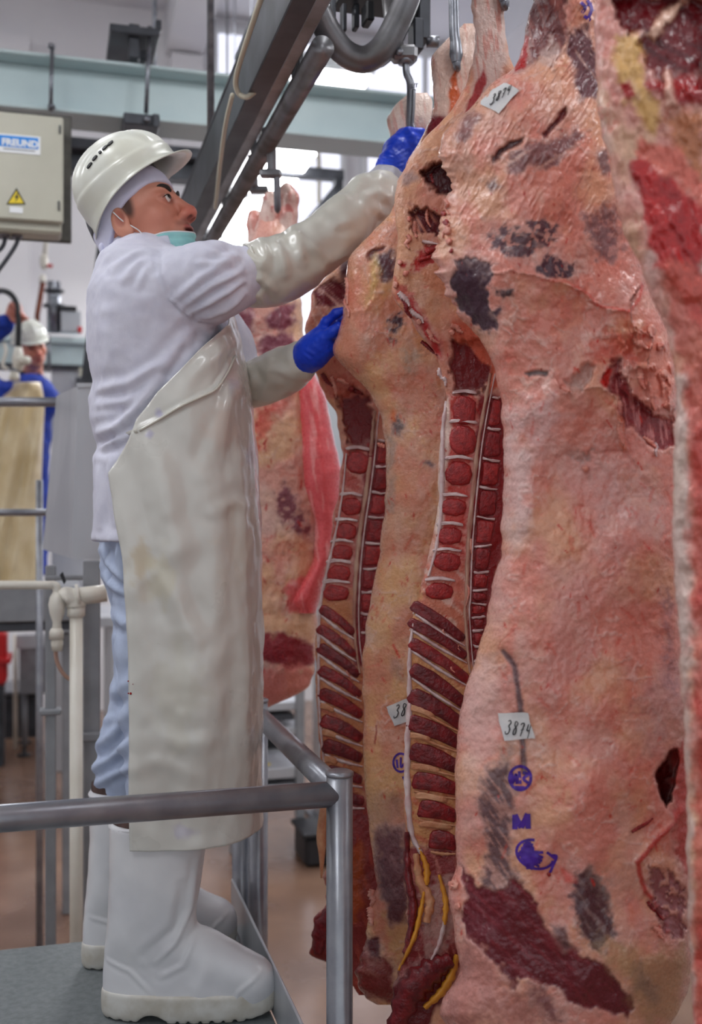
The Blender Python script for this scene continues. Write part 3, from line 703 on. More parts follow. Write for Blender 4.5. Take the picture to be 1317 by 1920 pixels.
B.flecks(60, (176, 40, 38), 15, (1.5, 3.2), (740, 940, 300, 1600))
tB = hang('beef_side', 'beef side with red backbone bared, half hidden behind the nearest side', B, 900)
oB = B.mesh('flesh', M_cut, tB)

def spine(S, t, canal, discs, right, feathers, lumbar):
    """vertebral bodies, cartilage discs, canal, lumbar spines and slanting feather bones: each a piece of its own"""
    cx = lambda y: float(np.interp(y, [c[1] for c in canal], [c[0] for c in canal]))
    rx = lambda y: float(np.interp(y, [c[1] for c in right], [c[0] for c in right]))
    build('spinal_canal', strap(S, canal, 5.5, 4.5, 0.005), M_cord, t, True)
    build('canal_edge', strap(S, [(x + 8, y) for x, y in canal], 2.4, 2.2, 0.006), M_disc, t, True)
    for i in range(len(discs) - 1):
        y0, y1 = discs[i] + 4, discs[i + 1] - 4
        l0, l1, r0, r1 = cx(y0) + 11, cx(y1) + 11, rx(y0), rx(y1); q = 6
        poly = [(l0 + 2, y0 + 3), (l0 + 7, y0), (r0 - 6, y0 + 2), (r0 - 1, y0 + 6), ((r0 + r1) / 2 - 2, (y0 + y1) / 2), (r1 - 1, y1 - 5), (r1 - 6, y1 - 1), (l1 + 7, y1), (l1 + 2, y1 - 3), ((l0 + l1) / 2 + 3, (y0 + y1) / 2)]
        build('vertebra', pillow(S, poly, 0.0055, 0.25), (M_bone, M_bone2)[i % 2], t, True)
    for y in discs:
        l, r = cx(y) + 11, rx(y)
        a_ = PRNG.uniform(-3, 3); build('cartilage_disc', pillow(S, strip_poly((l, y - a_), (r, y + 1 + a_), 2.8, 2.2, 1.5), 0.0062, 0.4), M_disc, t, True)
    for (x0, y0, x1, y1) in lumbar:
        x0, x1, y0, y1 = x0 - 3, x1 + 2, y0 - 4, y1 + 5; w = x1 - x0; h = y1 - y0
        poly = [(x0 + w * a, y0 + h * b) for a, b in ((.1, .2), (.3, 0), (.7, .04), (.95, .2), (1, .55), (.9, .9), (.6, 1), (.25, .96), (.03, .75), (0, .45))]
        build('lumbar_bone', pillow(S, poly, 0.006, 0.35), M_bone, t, True)
        build('bone_rim', pillow(S, strip_poly((x0 - 1, y0 - 5), (x1 + 2, y0 - 3), 3.2, 2.6, -4), 0.006, 0.35), M_disc, t, True)
    for (x0, y0, x1, y1, h) in feathers:
        h = h * 1.34; build('feather_bone', pillow(S, strip_poly((x0, y0), (x1, y1), h, h * 0.72, -4), 0.0065, 0.22), (M_lean, M_lean2)[int(PRNG.integers(0, 2))], t, True)
        build('fat_seam', strap(S, [(x0 + 3, y0 + h + 3), ((x0 + x1) / 2, (y0 + y1) / 2 + h * .9 + 4), (x1, y1 + h * .75 + 2)], 5, 3, 0.005), M_disc if h < 17 else M_fat, t, True)
def strap(S, pts, w0, w1, h):
    """a flat band lying on the face, wider in the middle"""
    q = smooth_path([np.array([p[0], p[1], 0.0]) for p in pts], max(14, len(pts) * 6))[:, :2]; T = np.gradient(q, axis=0); T /= np.linalg.norm(T, axis=1)[:, None] + 1e-9; k = len(q); V = []
    for i in range(k):
        w = (w0 + (w1 - w0) * i / (k - 1)) * (.55 + .45 * math.sin(math.pi * (i + .5) / k)) * (1 + .18 * math.sin(i * 1.7))
        for j in range(7):
            u = -1 + j / 3.0; x = q[i] + np.array([-T[i][1], T[i][0]]) * w * u; V.append(P(x[0], x[1], S.depth(*q[i]) + .003 - (h + .003) * math.sqrt(max(0, 1 - u * u)) ** .8))
    Fc = [(i * 7 + j, (i + 1) * 7 + j, (i + 1) * 7 + j + 1, i * 7 + j + 1) for i in range(k - 1) for j in range(6)]
    return np.array(V), Fc
def ribbon3(S, pts, w, h):
    """a cord lying on the face"""
    pts = smooth_path([np.array([p[0], p[1], 0.0]) for p in pts], max(12, len(pts) * 4))[:, :2]
    return tube([S.pt(x, y, h * 0.45) for x, y in pts], w / 2 / F * S.d, 7)
spine(B, tB, [(921, 700), (910, 755), (897, 832), (890, 894), (881, 989), (877, 1058), (875, 1120), (873, 1150), (878, 1228), (882, 1262)],
      [744, 803, 861, 914, 970, 1023, 1072, 1106, 1131, 1156, 1181, 1211, 1240], [(940, 737), (939, 857), (930, 967), (918, 1058), (914, 1126), (908, 1177), (896, 1250)],
      [(772, 1133, 872, 1200, 9), (766, 1164, 876, 1232, 9), (769, 1203, 880, 1276, 10), (770, 1252, 878, 1326, 12), (768, 1301, 872, 1362, 13), (766, 1352, 866, 1396, 14), (769, 1407, 862, 1440, 15),
       (774, 1462, 860, 1482, 14), (784, 1516, 858, 1532, 14), (805, 1574, 858, 1584, 15)],
      [(852, 745, 892, 792), (846, 800, 892, 848), (838, 868, 884, 906), (828, 938, 874, 962), (822, 992, 866, 1016), (816, 1040, 862, 1066), (800, 1096, 850, 1120)])
for (x0, y0, x1, y1) in ((770, 1326, 816, 1342), (768, 1378, 808, 1386), (770, 1436, 828, 1446), (778, 1492, 838, 1500), (786, 1545, 850, 1552)):
    build('bone_tip', pillow(B, strip_poly((x0, y0), (x1, y1), 7, 6, -2), 0.006, 0.35), M_fat, tB, True)
build('yellow_ligament', strap(B, [(786, 1590), (800, 1626), (800, 1660)], 5, 9, .008), M_lig, tB, True)
build('yellow_ligament', strap(B, [(796, 1672), (790, 1705), (776, 1760), (748, 1820)], 6, 5, .012), M_lig, tB, True)
build('yellow_ligament', strap(B, [(824, 1640), (836, 1690), (834, 1734)], 5, 7, .010), M_lig, tB, True)
build('yellow_ligament', strap(B, [(858, 1790), (846, 1830), (826, 1862), (796, 1890)], 9, 9, .014), M_lig, tB, True)
build('tendon_strand', strap(B, [(780, 1600), (788, 1650), (806, 1690), (800, 1730)], 9, 12, .010), M_fat, tB, True)
build('tendon_strand', strap(B, [(836, 1720), (824, 1770), (806, 1806)], 6, 4, .009), M_disc, tB, True)
build('lean_strip', strap(B, [(764, 1560), (766, 1640), (776, 1700), (768, 1760)], 9, 10, .012), M_lean2, tB, True)
build('neck_flap', strap(B, [(848, 1800), (812, 1820), (772, 1860), (742, 1930)], 26, 30, .022), M_lean2, tB, True)
build('fat_edge', strap(B, [(776, 1160), (769, 1230), (769, 1320), (765, 1400), (765, 1480), (772, 1560), (790, 1600)], 5, 8, .007), M_disc, tB, True)
build('fat_edge', strap(B, [(838, 752), (832, 800), (830, 880), (828, 960), (818, 1030), (804, 1080)], 6, 4, .006), M_disc, tB, True)

# ---- C: outer face, beyond
C = Side(2.27, [(44, 872, 889, .02, .02), (56, 858, 893, .03, .03), (72, 842, 894, .035, .035), (103, 808, 894, .04, .04), (125, 808, 890, .04, .04), (150, 812, 882, .035, .035), (195, 815, 872, .035, .035), (226, 808, 880, .04, .04), (262, 790, 900, .05, .05),
    (300, 766, 920, .06, .06), (402, 732, 940, .08, .07), (433, 700, 950, .08, .07), (478, 656, 960, .08, .07), (512, 650, 960, .08, .07), (570, 646, 960, .08, .07), (624, 636, 965, .075, .07), (650, 625, 970, .07, .07), (668, 626, 975, .07, .07), (697, 655, 980, .07, .07),
    (741, 697, 990, .065, .07), (785, 716, 1000, .065, .07), (839, 724, 1010, .065, .07), (894, 724, 1020, .065, .07), (967, 720, 1030, .065, .07), (1040, 711, 1035, .065, .07), (1095, 700, 1040, .065, .07), (1177, 685, 1045, .07, .07), (1250, 680, 1050, .07, .07),
    (1335, 682, 1050, .07, .07), (1442, 682, 1045, .07, .07), (1527, 688, 1040, .07, .07), (1604, 699, 1020, .07, .07), (1664, 706, 1000, .07, .06), (1688, 696, 990, .07, .06), (1736, 690, 960, .065, .05), (1790, 672, 920, .06, .05), (1851, 668, 860, .05, .04), (1874, 695, 780, .03, .02), (1884, 708, 742, .01, .01)],
    nf=190, nb=30, nr=620, e=2.6, edge=2.6, seed=35, rag=(1650, 3))
C.fatbase((208, 140, 116), (222, 172, 128), (214, 176, 156))
C.veins(.4); C.lumps(0.011, 0.0024, 0.0009)
C.patch([(806, 40), (900, 40), (895, 150), (870, 230), (812, 230)], (230, 200, 186), 6, 6, streak=(80, 6, (214, 130, 110), .6), k=1)
C.patch([(845, 150), (856, 120), (862, 190), (850, 230), (842, 220)], (206, 96, 50), 4, 4, k=2)
C.patch([(800, 240), (812, 218), (836, 220), (826, 262), (806, 262)], (120, 34, 44), 4, 4, k=3)
C.patch(b1([(870, 830), (940, 790), (955, 800), (890, 890), (865, 885)]), (100, 26, 36), 4, 5, rel=-.008, k=4)
C.patch(b1([(900, 870), (1000, 820), (1040, 900), (1040, 980), (980, 1010), (920, 970)]), (96, 62, 70), 6, 10, 12, streak=(10, 6, (190, 160, 150), .6), k=5)
C.patch(b1([(970, 1265), (1030, 1215), (1085, 1210), (1080, 1280), (1030, 1330), (985, 1295)]), (72, 44, 54), 4, 9, 8, speck=.5, k=6)
C.patch(b1([(972, 1360), (1030, 1370), (1030, 1390), (980, 1385)]), (80, 56, 62), 4, 6, 6, speck=.5, k=7)
C.patch(b1([(860, 900), (900, 850), (930, 980), (880, 1100), (850, 1180)]), (214, 178, 110), 10, 10, op=.7, k=8)
C.patch(b2([(520, 640), (580, 620), (640, 700), (600, 790), (540, 780)]), (176, 156, 140), 14, 14, 12, .7, speck=.4, k=9)
C.patch(b2([(480, 990), (520, 980), (545, 1060), (530, 1090), (500, 1080)]), (96, 78, 80), 5, 6, 8, .9, speck=.4, k=10)
C.patch(b2([(450, 1080), (490, 1100), (480, 1250), (455, 1280)]), (170, 152, 142), 8, 8, op=.7, k=11)
C.patch(b2([(455, 1310), (490, 1290), (485, 1470), (455, 1470)]), (170, 150, 140), 8, 8, op=.7, k=12)
C.patch(b2([(640, 1230), (680, 1222), (708, 1245), (690, 1256)]), (100, 76, 84), 4, 4, op=.9, k=13)
C.patch(b2([(470, 950), (500, 960), (500, 1010), (475, 1020)]), (214, 110, 60), 6, 6, op=.8, k=14)
C.patch(b3([(330, 1080), (390, 1050), (470, 1060), (470, 1480), (400, 1480), (350, 1330), (345, 1200)]), (98, 52, 62), 8, 10, 16, .95, streak=(60, 7, (150, 110, 112), .5), k=15)
C.patch(b3([(330, 900), (470, 900), (470, 1080), (330, 1080)]), (176, 140, 130), 20, 16, 20, .5, streak=(60, 6, (110, 90, 96), .7), k=16)
C.patch(b3([(310, 1320), (350, 1330), (380, 1500), (420, 1650), (330, 1560)]), (206, 128, 110), 10, 12, op=.8, k=17)
C.patch(b3([(240, 1540), (330, 1560), (420, 1680), (420, 1820), (240, 1820)]), (126, 36, 42), 8, 14, 14, .95, streak=(30, 9, (186, 130, 122), .6), k=18)
C.patch(b3([(300, 1540), (360, 1540), (360, 1640), (310, 1630)]), (88, 22, 30), 5, 6, k=19)
C.patch(b3([(410, 330), (440, 320), (470, 420), (440, 400)]), (160, 130, 124), 10, 8, op=.6, k=20)
C.line(b3([(415, 255), (430, 290), (445, 310)]), (200, 46, 40), 3, .9); C.line(b3([(340, 610), (338, 690)]), (150, 40, 40), 2.5, .8)
C.step(b1([(850, 1180), (900, 1100), (900, 950), (950, 860)]), .006, 26, 1)
C.step(b1([(850, 1180), (700, 1190), (640, 1400)]), .005, 30, -1)
C.flecks(120, (190, 60, 46), 25, (1.2, 2.6), (640, 870, 480, 1500)); C.flecks(40, (206, 96, 76), 26, (2.5, 5), (640, 860, 560, 1200), .5)
tC = hang('beef_side', 'beef side with fatty outer face touched by the blue-gloved lower hand', C, 800)
C.mesh('flesh', M_meat, tC)

# ---- D: its fellow with the cut face
D = Side(2.53, [(174, 772, 800, .02, .02), (182, 756, 810, .03, .03), (196, 740, 813, .035, .035), (219, 727, 812, .04, .04), (252, 730, 802, .04, .04), (300, 726, 800, .04, .04), (400, 690, 820, .05, .06), (484, 654, 850, .05, .07),
    (515, 614, 860, .05, .07), (548, 583, 870, .045, .07), (584, 581, 880, .045, .07), (618, 571, 890, .04, .07), (650, 574, 890, .04, .07), (691, 588, 890, .035, .07), (726, 603, 890, .03, .07), (770, 628, 890, .03, .07), (828, 640, 890, .03, .07), (857, 642, 890, .03, .07),
    (923, 635, 890, .03, .07), (989, 622, 890, .03, .07), (1047, 615, 890, .03, .07), (1113, 602, 890, .03, .07), (1134, 598, 890, .03, .07), (1185, 593, 890, .03, .07), (1271, 592, 890, .03, .07), (1356, 596, 890, .03, .07), (1442, 605, 880, .03, .07),
    (1505, 611, 870, .03, .06), (1600, 612, 850, .03, .06), (1698, 611, 830, .035, .05), (1736, 588, 800, .035, .05), (1762, 578, 780, .03, .04), (1792, 584, 760, .03, .03), (1806, 622, 740, .025, .025), (1850, 660, 730, .02, .02), (1866, 680, 710, .008, .008)],
    nf=150, nb=28, nr=540, e=6, edge=3.0, seed=51, sm=7, rag=(1550, 3))
D.fatbase((206, 132, 112), (216, 156, 122), (214, 176, 160))
D.veins(.4); D.lumps(0.004, 0.003, 0.0012)
D.patch([(724, 170), (820, 170), (815, 260), (726, 260)], (232, 208, 196), 8, 6, streak=(80, 6, (214, 140, 124), .5), k=1)
D.patch(b1([(520, 1080), (580, 1020), (720, 1000), (720, 1170), (600, 1180), (540, 1160)]), (120, 28, 40), 4, 7, streak=(40, 5, (220, 170, 160), .8), rel=-.008, k=2)
D.patch(b1([(690, 900), (760, 860), (740, 960), (700, 990)]), (84, 34, 44), 5, 6, k=3)
D.patch([(632, 740), (660, 726), (690, 745), (704, 790), (700, 850), (660, 850), (644, 800)], (116, 22, 28), 5, 8, 10, rel=-.014, k=4)
D.patch([(600, 700), (640, 700), (690, 740), (640, 750), (610, 740)], (196, 100, 86), 8, 12, 8, .8, k=5)
D.patch([(642, 830), (700, 850), (690, 930), (664, 1120), (600, 1120), (630, 950)], (172, 62, 56), 6, 8, 12, .85, streak=(30, 6, (206, 150, 136), .6), k=6)
D.patch([(596, 1110), (670, 1110), (684, 1260), (690, 1560), (606, 1560), (594, 1300)], (190, 126, 88), 8, 8, 14, .9, streak=(35, 6, (160, 60, 54), .75), k=7)
D.patch([(690, 830), (730, 830), (725, 1000), (690, 1250), (664, 1250), (664, 1060)], (126, 24, 32), 4, 4, k=8)
D.patch([(606, 1500), (720, 1500), (720, 1880), (570, 1880), (570, 1720), (614, 1690)], (122, 28, 34), 6, 12, 14, .95, streak=(75, 8, (170, 70, 56), .6), k=9)
D.patch([(655, 1590), (680, 1580), (680, 1700), (655, 1740)], (176, 86, 44), 8, 8, op=.7, k=10)
D.flecks(50, (170, 36, 36), 28, (1.5, 3), (580, 720, 500, 1500))
tD = hang('beef_side', 'farther beef side with backbone bared, hanging from the hook the gloved hand holds', D, 650)
D.mesh('flesh', M_cut, tD)
spine(D, tD, [(704, 770), (700, 800), (697, 839), (688, 912), (677, 985), (669, 1058), (666, 1113), (665, 1150), (667, 1207), (675, 1262)],
      [825, 874, 923, 969, 1018, 1065, 1109, 1150, 1185], [(728, 825), (726, 923), (718, 1018), (706, 1109), (692, 1190)],
      [(600, 1140, 664, 1188, 8), (596, 1176, 668, 1230, 8), (596, 1212, 674, 1268, 9), (597, 1255, 678, 1304, 9), (598, 1298, 680, 1342, 10), (602, 1350, 680, 1386, 11), (606, 1397, 680, 1424, 11), (612, 1446, 680, 1464, 10), (616, 1492, 684, 1504, 10)],
      [(652, 850, 690, 884), (642, 936, 676, 962), (632, 984, 668, 1008), (624, 1024, 660, 1046), (616, 1062, 656, 1086), (608, 1100, 654, 1122)])
for (x0, y0, x1, y1) in ((600, 1322, 628, 1332), (602, 1372, 632, 1380), (606, 1422, 632, 1428)):
    build('bone_tip', pillow(D, strip_poly((x0, y0), (x1, y1), 7, 6, -2), 0.006, 0.35), M_fat, tD, True)
build('fat_edge', strap(D, [(650, 850), (642, 930), (628, 1010), (612, 1080), (600, 1150), (598, 1250), (600, 1340), (608, 1430)], 3, 4, .006), M_disc, tD, True)
build('neck_flap', strap(D, [(640, 1690), (606, 1740), (596, 1790)], 20, 14, .02), M_lean2, tD, True)
build('fat_strand', tube(smooth_path([P(612, 1500, 2.5), P(603, 1560, 2.49), P(604, 1600, 2.49), P(603, 1646, 2.49)], 20), np.interp(np.linspace(0, 1, 19), [0, .5, 1], [.012, .011, .002]), 9), M_fat, tD, True)

# ---- E: far side behind the worker
E = Side(3.05, [(410, 486, 548, .02, .02), (440, 476, 552, .05, .05), (500, 448, 560, .07, .06), (560, 428, 566, .08, .07), (600, 424, 568, .09, .07), (650, 424, 576, .09, .07), (720, 426, 598, .09, .07), (850, 430, 626, .09, .07), (905, 432, 636, .09, .07), (980, 434, 630, .09, .07), (1080, 436, 612, .09, .07), (1150, 438, 596, .08, .07), (1220, 440, 592, .08, .06),
    (1262, 442, 592, .07, .05), (1290, 446, 580, .05, .04), (1312, 450, 540, .03, .03), (1326, 462, 500, .01, .01)], nf=130, nb=24, nr=300, e=2.4, edge=3.5, seed=71)
E.fatbase((220, 164, 150), (228, 184, 150), (226, 200, 192))
E.veins(.4); E.lumps(.012, .005, .002)
E.patch([(430, 560), (478, 565), (470, 620), (452, 652), (430, 640)], (122, 58, 72), 6, 8, streak=(70, 7, (206, 150, 150), .5), k=1)
E.patch([(498, 600), (520, 570), (552, 566), (554, 606), (530, 622), (504, 618)], (126, 62, 76), 6, 8, k=2)
E.patch([(484, 650), (500, 628), (545, 630), (556, 650), (520, 664), (488, 662)], (132, 70, 84), 6, 8, streak=(10, 6, (200, 150, 150), .5), k=3)
E.patch([(446, 640), (470, 650), (462, 690), (446, 680)], (120, 66, 80), 6, 8, k=4)
E.patch([(516, 930), (535, 900), (556, 930), (580, 980), (578, 1010), (552, 996), (520, 970)], (132, 74, 84), 5, 10, 10, speck=.7, k=5)
E.patch([(476, 780), (500, 760), (530, 740), (510, 800), (480, 860), (470, 850)], (222, 84, 76), 12, 14, 12, .7, k=6)
E.patch([(486, 1190), (540, 1190), (590, 1210), (590, 1240), (540, 1260), (486, 1230)], (140, 44, 54), 5, 8, k=7)
E.patch([(440, 1250), (600, 1250), (560, 1330), (440, 1330)], (216, 130, 124), 12, 16, 12, .8, k=8)
E.patch([(536, 1090), (590, 1080), (600, 1140), (540, 1150)], (226, 120, 120), 6, 10, 12, streak=(20, 8, (240, 180, 176), .6), k=9)
E.flecks(40, (190, 50, 50), 33, (1.5, 3.5), (440, 580, 720, 1300))
tE = hang('beef_side', 'far beef side hanging behind the worker, with smooth pink flank muscle', E, 520)
E.mesh('flesh', M_meat, tE)
E2 = Side(3.02, [(700, 560, 590, .075, .02), (730, 556, 606, .09, .03), (850, 560, 634, .105, .03), (905, 566, 642, .105, .03), (980, 588, 636, .095, .03), (1050, 586, 622, .095, .03), (1100, 560, 606, .10, .03), (1130, 545, 598, .095, .03), (1150, 560, 590, .08, .02)], nf=50, nb=12, nr=150, e=2.2, edge=2.5, seed=75)
E2.col[:] = lin((216, 92, 96))
E2.patch([(540, 680), (660, 680), (660, 1160), (540, 1160)], (220, 96, 100), 4, 4, streak=(80, 7, (238, 160, 158), .8), k=1)
E2.lumps(.004, .002, .0006)
E2.mesh('flank_muscle', M_meat, tE)
def shank(parent, pts, rr, d, seed):
    def f(p):
        q = s_chain(p, [P(x, y, d) for x, y in pts], rr, .012)
        return q + .007 * fbm(p[:, 0] * 28, p[:, 1] * 28, p[:, 2] * 16, 3, seed).astype(np.float32)
    w = np.array([P(x, y, d) for x, y in pts]); V, Q = nets(f, w.min(0) - max(rr) - .03, w.max(0) + max(rr) + .03, .006, 1)
    t = sstep(-.2, .5, fbm(V[:, 0] * 30, V[:, 1] * 30, V[:, 2] * 14, 3, seed + 4))[:, None]; u = .8 * sstep(.2, .6, fbm(V[:, 0] * 50, V[:, 1] * 50, V[:, 2] * 30, 3, seed + 9))[:, None]
    c = lin((230, 196, 184)) * (1 - t) + lin((222, 150, 138)) * t; c = c * (1 - u) + lin((190, 70, 66)) * u
    mk('shank', V, Q, M_meat, parent, col=c)
shank(tE, [(476, 404), (480, 418), (484, 470)], (.018, .024, .034), 3.07, 3)
shank(tE, [(508, 372), (504, 400), (500, 440)], (.018, .026, .034), 3.05, 4)
shank(tE, [(538, 358), (544, 372), (540, 404), (530, 450)], (.020, .024, .026, .036), 3.05, 6)

# ---- Z: closest side, out of focus at the right edge
zl = [(-60, 1108), (0, 1114), (118, 1119), (204, 1121), (254, 1130), (308, 1147), (385, 1155), (440, 1172), (494, 1200), (564, 1224), (619, 1250), (681, 1263), (751, 1269), (849, 1263), (947, 1263), (1064, 1263), (1121, 1269), (1271, 1277), (1339, 1281), (1527, 1287), (1698, 1290), (1805, 1296), (1920, 1298), (1990, 1310)]
zl = [(-460, 1230), (-330, 1222), (-220, 1190), (-140, 1140)] + zl + [(2080, 1340), (2160, 1390)]
Z = Side(1.40, [(y, x, np.interp(y, [-460, -330, -220, -100, 0, 400, 1900, 2000, 2160], [1300, 1310, 1370, 1420, 1444, 1530, 1720, 1680, 1480]), np.interp(y, [-460, -200, 0, 2000, 2160], [.02, .05, .05, .05, .01]), np.interp(y, [-460, -200, 0, 2000, 2160], [.02, .05, .08, .08, .01])) for y, x in zl], nf=150, nb=24, nr=420, e=3.2, edge=3, seed=81)
Z.fatbase((214, 150, 140), (220, 176, 150), (220, 196, 190))
Z.veins(.3); Z.lumps(.010, .005, .002)
Z.patch(c3([(940, -20), (1010, -20), (1330, -20), (1330, 380), (1200, 360), (1100, 300), (1060, 180), (1080, 130), (1000, 140), (950, 60)]), (110, 22, 30), 5, 14, 20, streak=(30, 12, (70, 18, 26), .7), rel=-.02, k=1)
Z.patch(c3([(1080, 150), (1160, 40), (1240, -10), (1260, 10), (1180, 110), (1120, 170)]), (222, 180, 160), 5, 8, rel=.01, k=2)
Z.patch(c3([(950, 150), (1050, 140), (1080, 300), (1150, 480), (1120, 560), (1060, 480), (1020, 420), (960, 330)]), (214, 168, 110), 10, 12, k=3)
Z.patch(c3([(985, 360), (1020, 330), (1050, 400), (1020, 420), (985, 400)]), (160, 34, 36), 4, 6, k=4)
Z.patch(c3([(1090, 330), (1330, 300), (1330, 450), (1200, 420), (1120, 400)]), (150, 36, 38), 8, 12, k=5)
Z.patch(c3([(1160, 290), (1190, 300), (1210, 440), (1160, 440)]), (226, 176, 160), 5, 6, rel=.01, k=6)
Z.patch(c3([(1150, 480), (1330, 450), (1330, 800), (1220, 640)]), (176, 110, 78), 12, 12, k=7)
Z.patch(c3([(1030, 680), (1110, 640), (1220, 760), (1330, 860), (1330, 1330), (1240, 1250), (1130, 1100), (1060, 880)]), (176, 40, 40), 8, 14, 24, streak=(60, 14, (140, 30, 34), .6), k=8)
Z.patch(c3([(1050, 570), (1200, 600), (1330, 760), (1330, 860), (1200, 740), (1060, 660)]), (206, 110, 96), 8, 10, k=9)
Z.patch([(1240, 480), (1330, 520), (1400, 800), (1400, 1950), (1300, 1950), (1302, 1400), (1296, 1000), (1290, 800)], (196, 96, 84), 12, 14, 24, .8, k=10)
Z.patch([(1255, 700), (1285, 700), (1292, 1000), (1300, 1920), (1270, 1920), (1255, 1200)], (214, 196, 188), 8, 10, 20, .8, k=11)
Z.patch([(1300, 560), (1460, 520), (1640, 1940), (1318, 1940), (1312, 1200)], (184, 62, 56), 18, 30, 40, .7, streak=(85, 9, (214, 130, 116), .6), k=12)
tZ = hang('beef_side', 'blurred beef side at the right edge with dark red cavity', Z, 1290)
Z.mesh('flesh', M_meat, tZ)

# ---- ink stamps and paper tags
def ring(cx, cy, rx, ry, a=0, n=28): return [(cx + rx * math.cos(t) * math.cos(a) - ry * math.sin(t) * math.sin(a), cy + rx * math.cos(t) * math.sin(a) + ry * math.sin(t) * math.cos(a)) for t in np.linspace(0, 2 * math.pi, n)]
def ink(side, parent, strokes, w, name='ink_stamp', m=None, label='purple ink inspection stamp'):
    mb = MB()
    for s_ in strokes: mb.add(*ribbon(s_, w, side, .0014, False))
    return build(name, mb.mesh(), m or M_purple, parent, True, label=label)
ink(A, tA, [ring(976, 1459, 20, 22), [(960, 1450), (962, 1468), (968, 1452), (970, 1470)], [(974, 1446), (976, 1470)], [(981, 1448), (990, 1452), (982, 1460), (991, 1468)], [(966, 1476), (984, 1477)]], 5.5, label='round purple ink stamp')
ink(A, tA, [[(966, 1555), (966, 1528)], [(966, 1528), (978, 1552)], [(978, 1552), (990, 1526)], [(990, 1526), (991, 1554)]], 10, label='purple ink letter M')
rg = np.random.default_rng(4)
st = [ring(1004, 1602, 36, 26, .35)[:20], [(1034, 1604), (1044, 1606), (1038, 1622), (1032, 1636)], [(1026, 1598), (1044, 1612)]]
for i in range(15):
    y = 1580 + i * 3.4; x0 = 970 + abs(i - 6) * 2.0; x1 = 1016 - abs(i - 5) * 2 + (i > 4) * 10
    st.append([(x0 + rg.uniform(0, 3), y), ((x0 + x1) / 2, y + rg.uniform(-2, 3)), (x1 - rg.uniform(0, 10), y + rg.uniform(0, 8))])
ink(A, tA, st, 5.0, label='oval purple ink stamp')
ink(C, tC, [ring(752, 1430, 14, 17), [(744, 1424), (746, 1440)], [(752, 1420), (752, 1438), (758, 1432)], [(756, 1456), (760, 1466)]], 4, label='round purple ink stamp')
ink(A, tA, [[(1090, 4), (1098, 14), (1092, 24)], [(1102, 0), (1110, 16), (1104, 34)], [(1096, 30), (1108, 38)], [(1112, -4), (1114, 20)], [(1094, 10), (1110, 8)]], 6, label='purple ink smear near the shank')
def paper(side, corners, label, text_strokes, cat='tag', lw=2.0):
    c = np.array(corners, float); n = 9; V = []; Fc = []; D0 = np.zeros((n, n)); PXY = np.zeros((n, n, 2))
    for i in range(n):
        for j in range(n):
            s, t = j / (n - 1), i / (n - 1)
            q = c[0] * (1 - s) * (1 - t) + c[1] * s * (1 - t) + c[2] * s * t + c[3] * (1 - s) * t
            q = q + 1.2 * np.array([fbm(t * 5, s * 0, 1, 2, 7), fbm(s * 5, t * 0, 2, 2, 8)]) * (min(s, t, 1 - s, 1 - t) < .01)
            PXY[i, j] = q; D0[i, j] = np.mean([side.depth(q[0] + a, q[1] + b) for a in (-7, 0, 7) for b in (-7, 0, 7)])
    D0 = D0 - .004 - .0012 * fbm(PXY[..., 0] / 9, PXY[..., 1] / 14, 2, 2, 9)
    for i in range(n):
        for j in range(n): V.append(P(*PXY[i, j], D0[i, j]))
    for i in range(n):
        for j in range(n): V.append(P(*PXY[i, j], D0[i, j] + .0008))
    for i in range(n - 1):
        for j in range(n - 1):
            a = i * n + j; Fc.append((a, a + n, a + n + 1, a + 1)); a += n * n; Fc.append((a, a + 1, a + n + 1, a + n))
    ctr = P(*PXY[n // 2, n // 2], D0[n // 2, n // 2])
    e = thing('paper_tag', label, cat, ctr, 'paper tags stuck on the beef')
    mk('paper', np.array(V), Fc, M_paper, e, True)
    pf = PXY.reshape(-1, 2); df = D0.ravel()
    def dfun(x, y):
        w = 1 / ((pf[:, 0] - x) ** 2 + (pf[:, 1] - y) ** 2 + 1.5) ** 2; return float((w * df).sum() / w.sum())
    mb = MB()
    for s_ in text_strokes: mb.add(*ribbon(s_, lw, None, .0026, True, dfun))
    build('handwriting', mb.mesh(), M_ink, e, True, label='handwritten number in black ink')
def script(num, o, ex, ey):
    """handwritten digits: o start px, ex advance vector, ey up vector (px)"""
    G = {'3': [[(0, .9), (.3, 1), (.45, .8), (.2, .55), (.42, .35), (.3, 0), (-.1, -.1), (-.2, .1)]],
         '8': [[(.5, .95), (.15, 1), (.1, .7), (.4, .45), (.35, .05), (.05, 0), (.05, .3), (.5, .8), (.5, .95)]],
         '7': [[(0, .8), (.15, .95), (.5, .95), (.35, .5), (.2, -.05)], [(.1, .42), (.55, .55)]],
         '4': [[(.15, 1), (.05, .5), (.45, .55)], [(.5, 1), (.35, -.1)]],
         '5': [[(.5, .95), (.2, .9), (.12, .55), (.4, .5), (.35, .05), (0, 0)]]}
    out = []; o = np.array(o, float); ex = np.array(ex, float); ey = np.array(ey, float)
    for i, ch in enumerate(num):
        for s_ in G[ch]: out.append([tuple(o + ex * (i + x) + ey * y) for x, y in s_])
    return out
paper(A, [(942, 152), (973, 169), (935, 212), (897, 194)], 'paper tag numbered 3874 high on the haunch of the nearest beef side', script('3874', (921, 194), (9.6, -5.2), (5, -17)))
paper(A, [(933, 1338), (990, 1336), (1004, 1384), (946, 1390)], 'paper tag numbered 3874 low on the flank above the purple stamps', script('3874', (950, 1374), (12, 2.5), (4, -24)), lw=2.4)
paper(C, [(724, 1326), (772, 1306), (786, 1346), (740, 1362)], 'paper tag reading 387 half hidden behind the bared backbone', script('387', (741, 1344), (12, -2), (3, -22)))
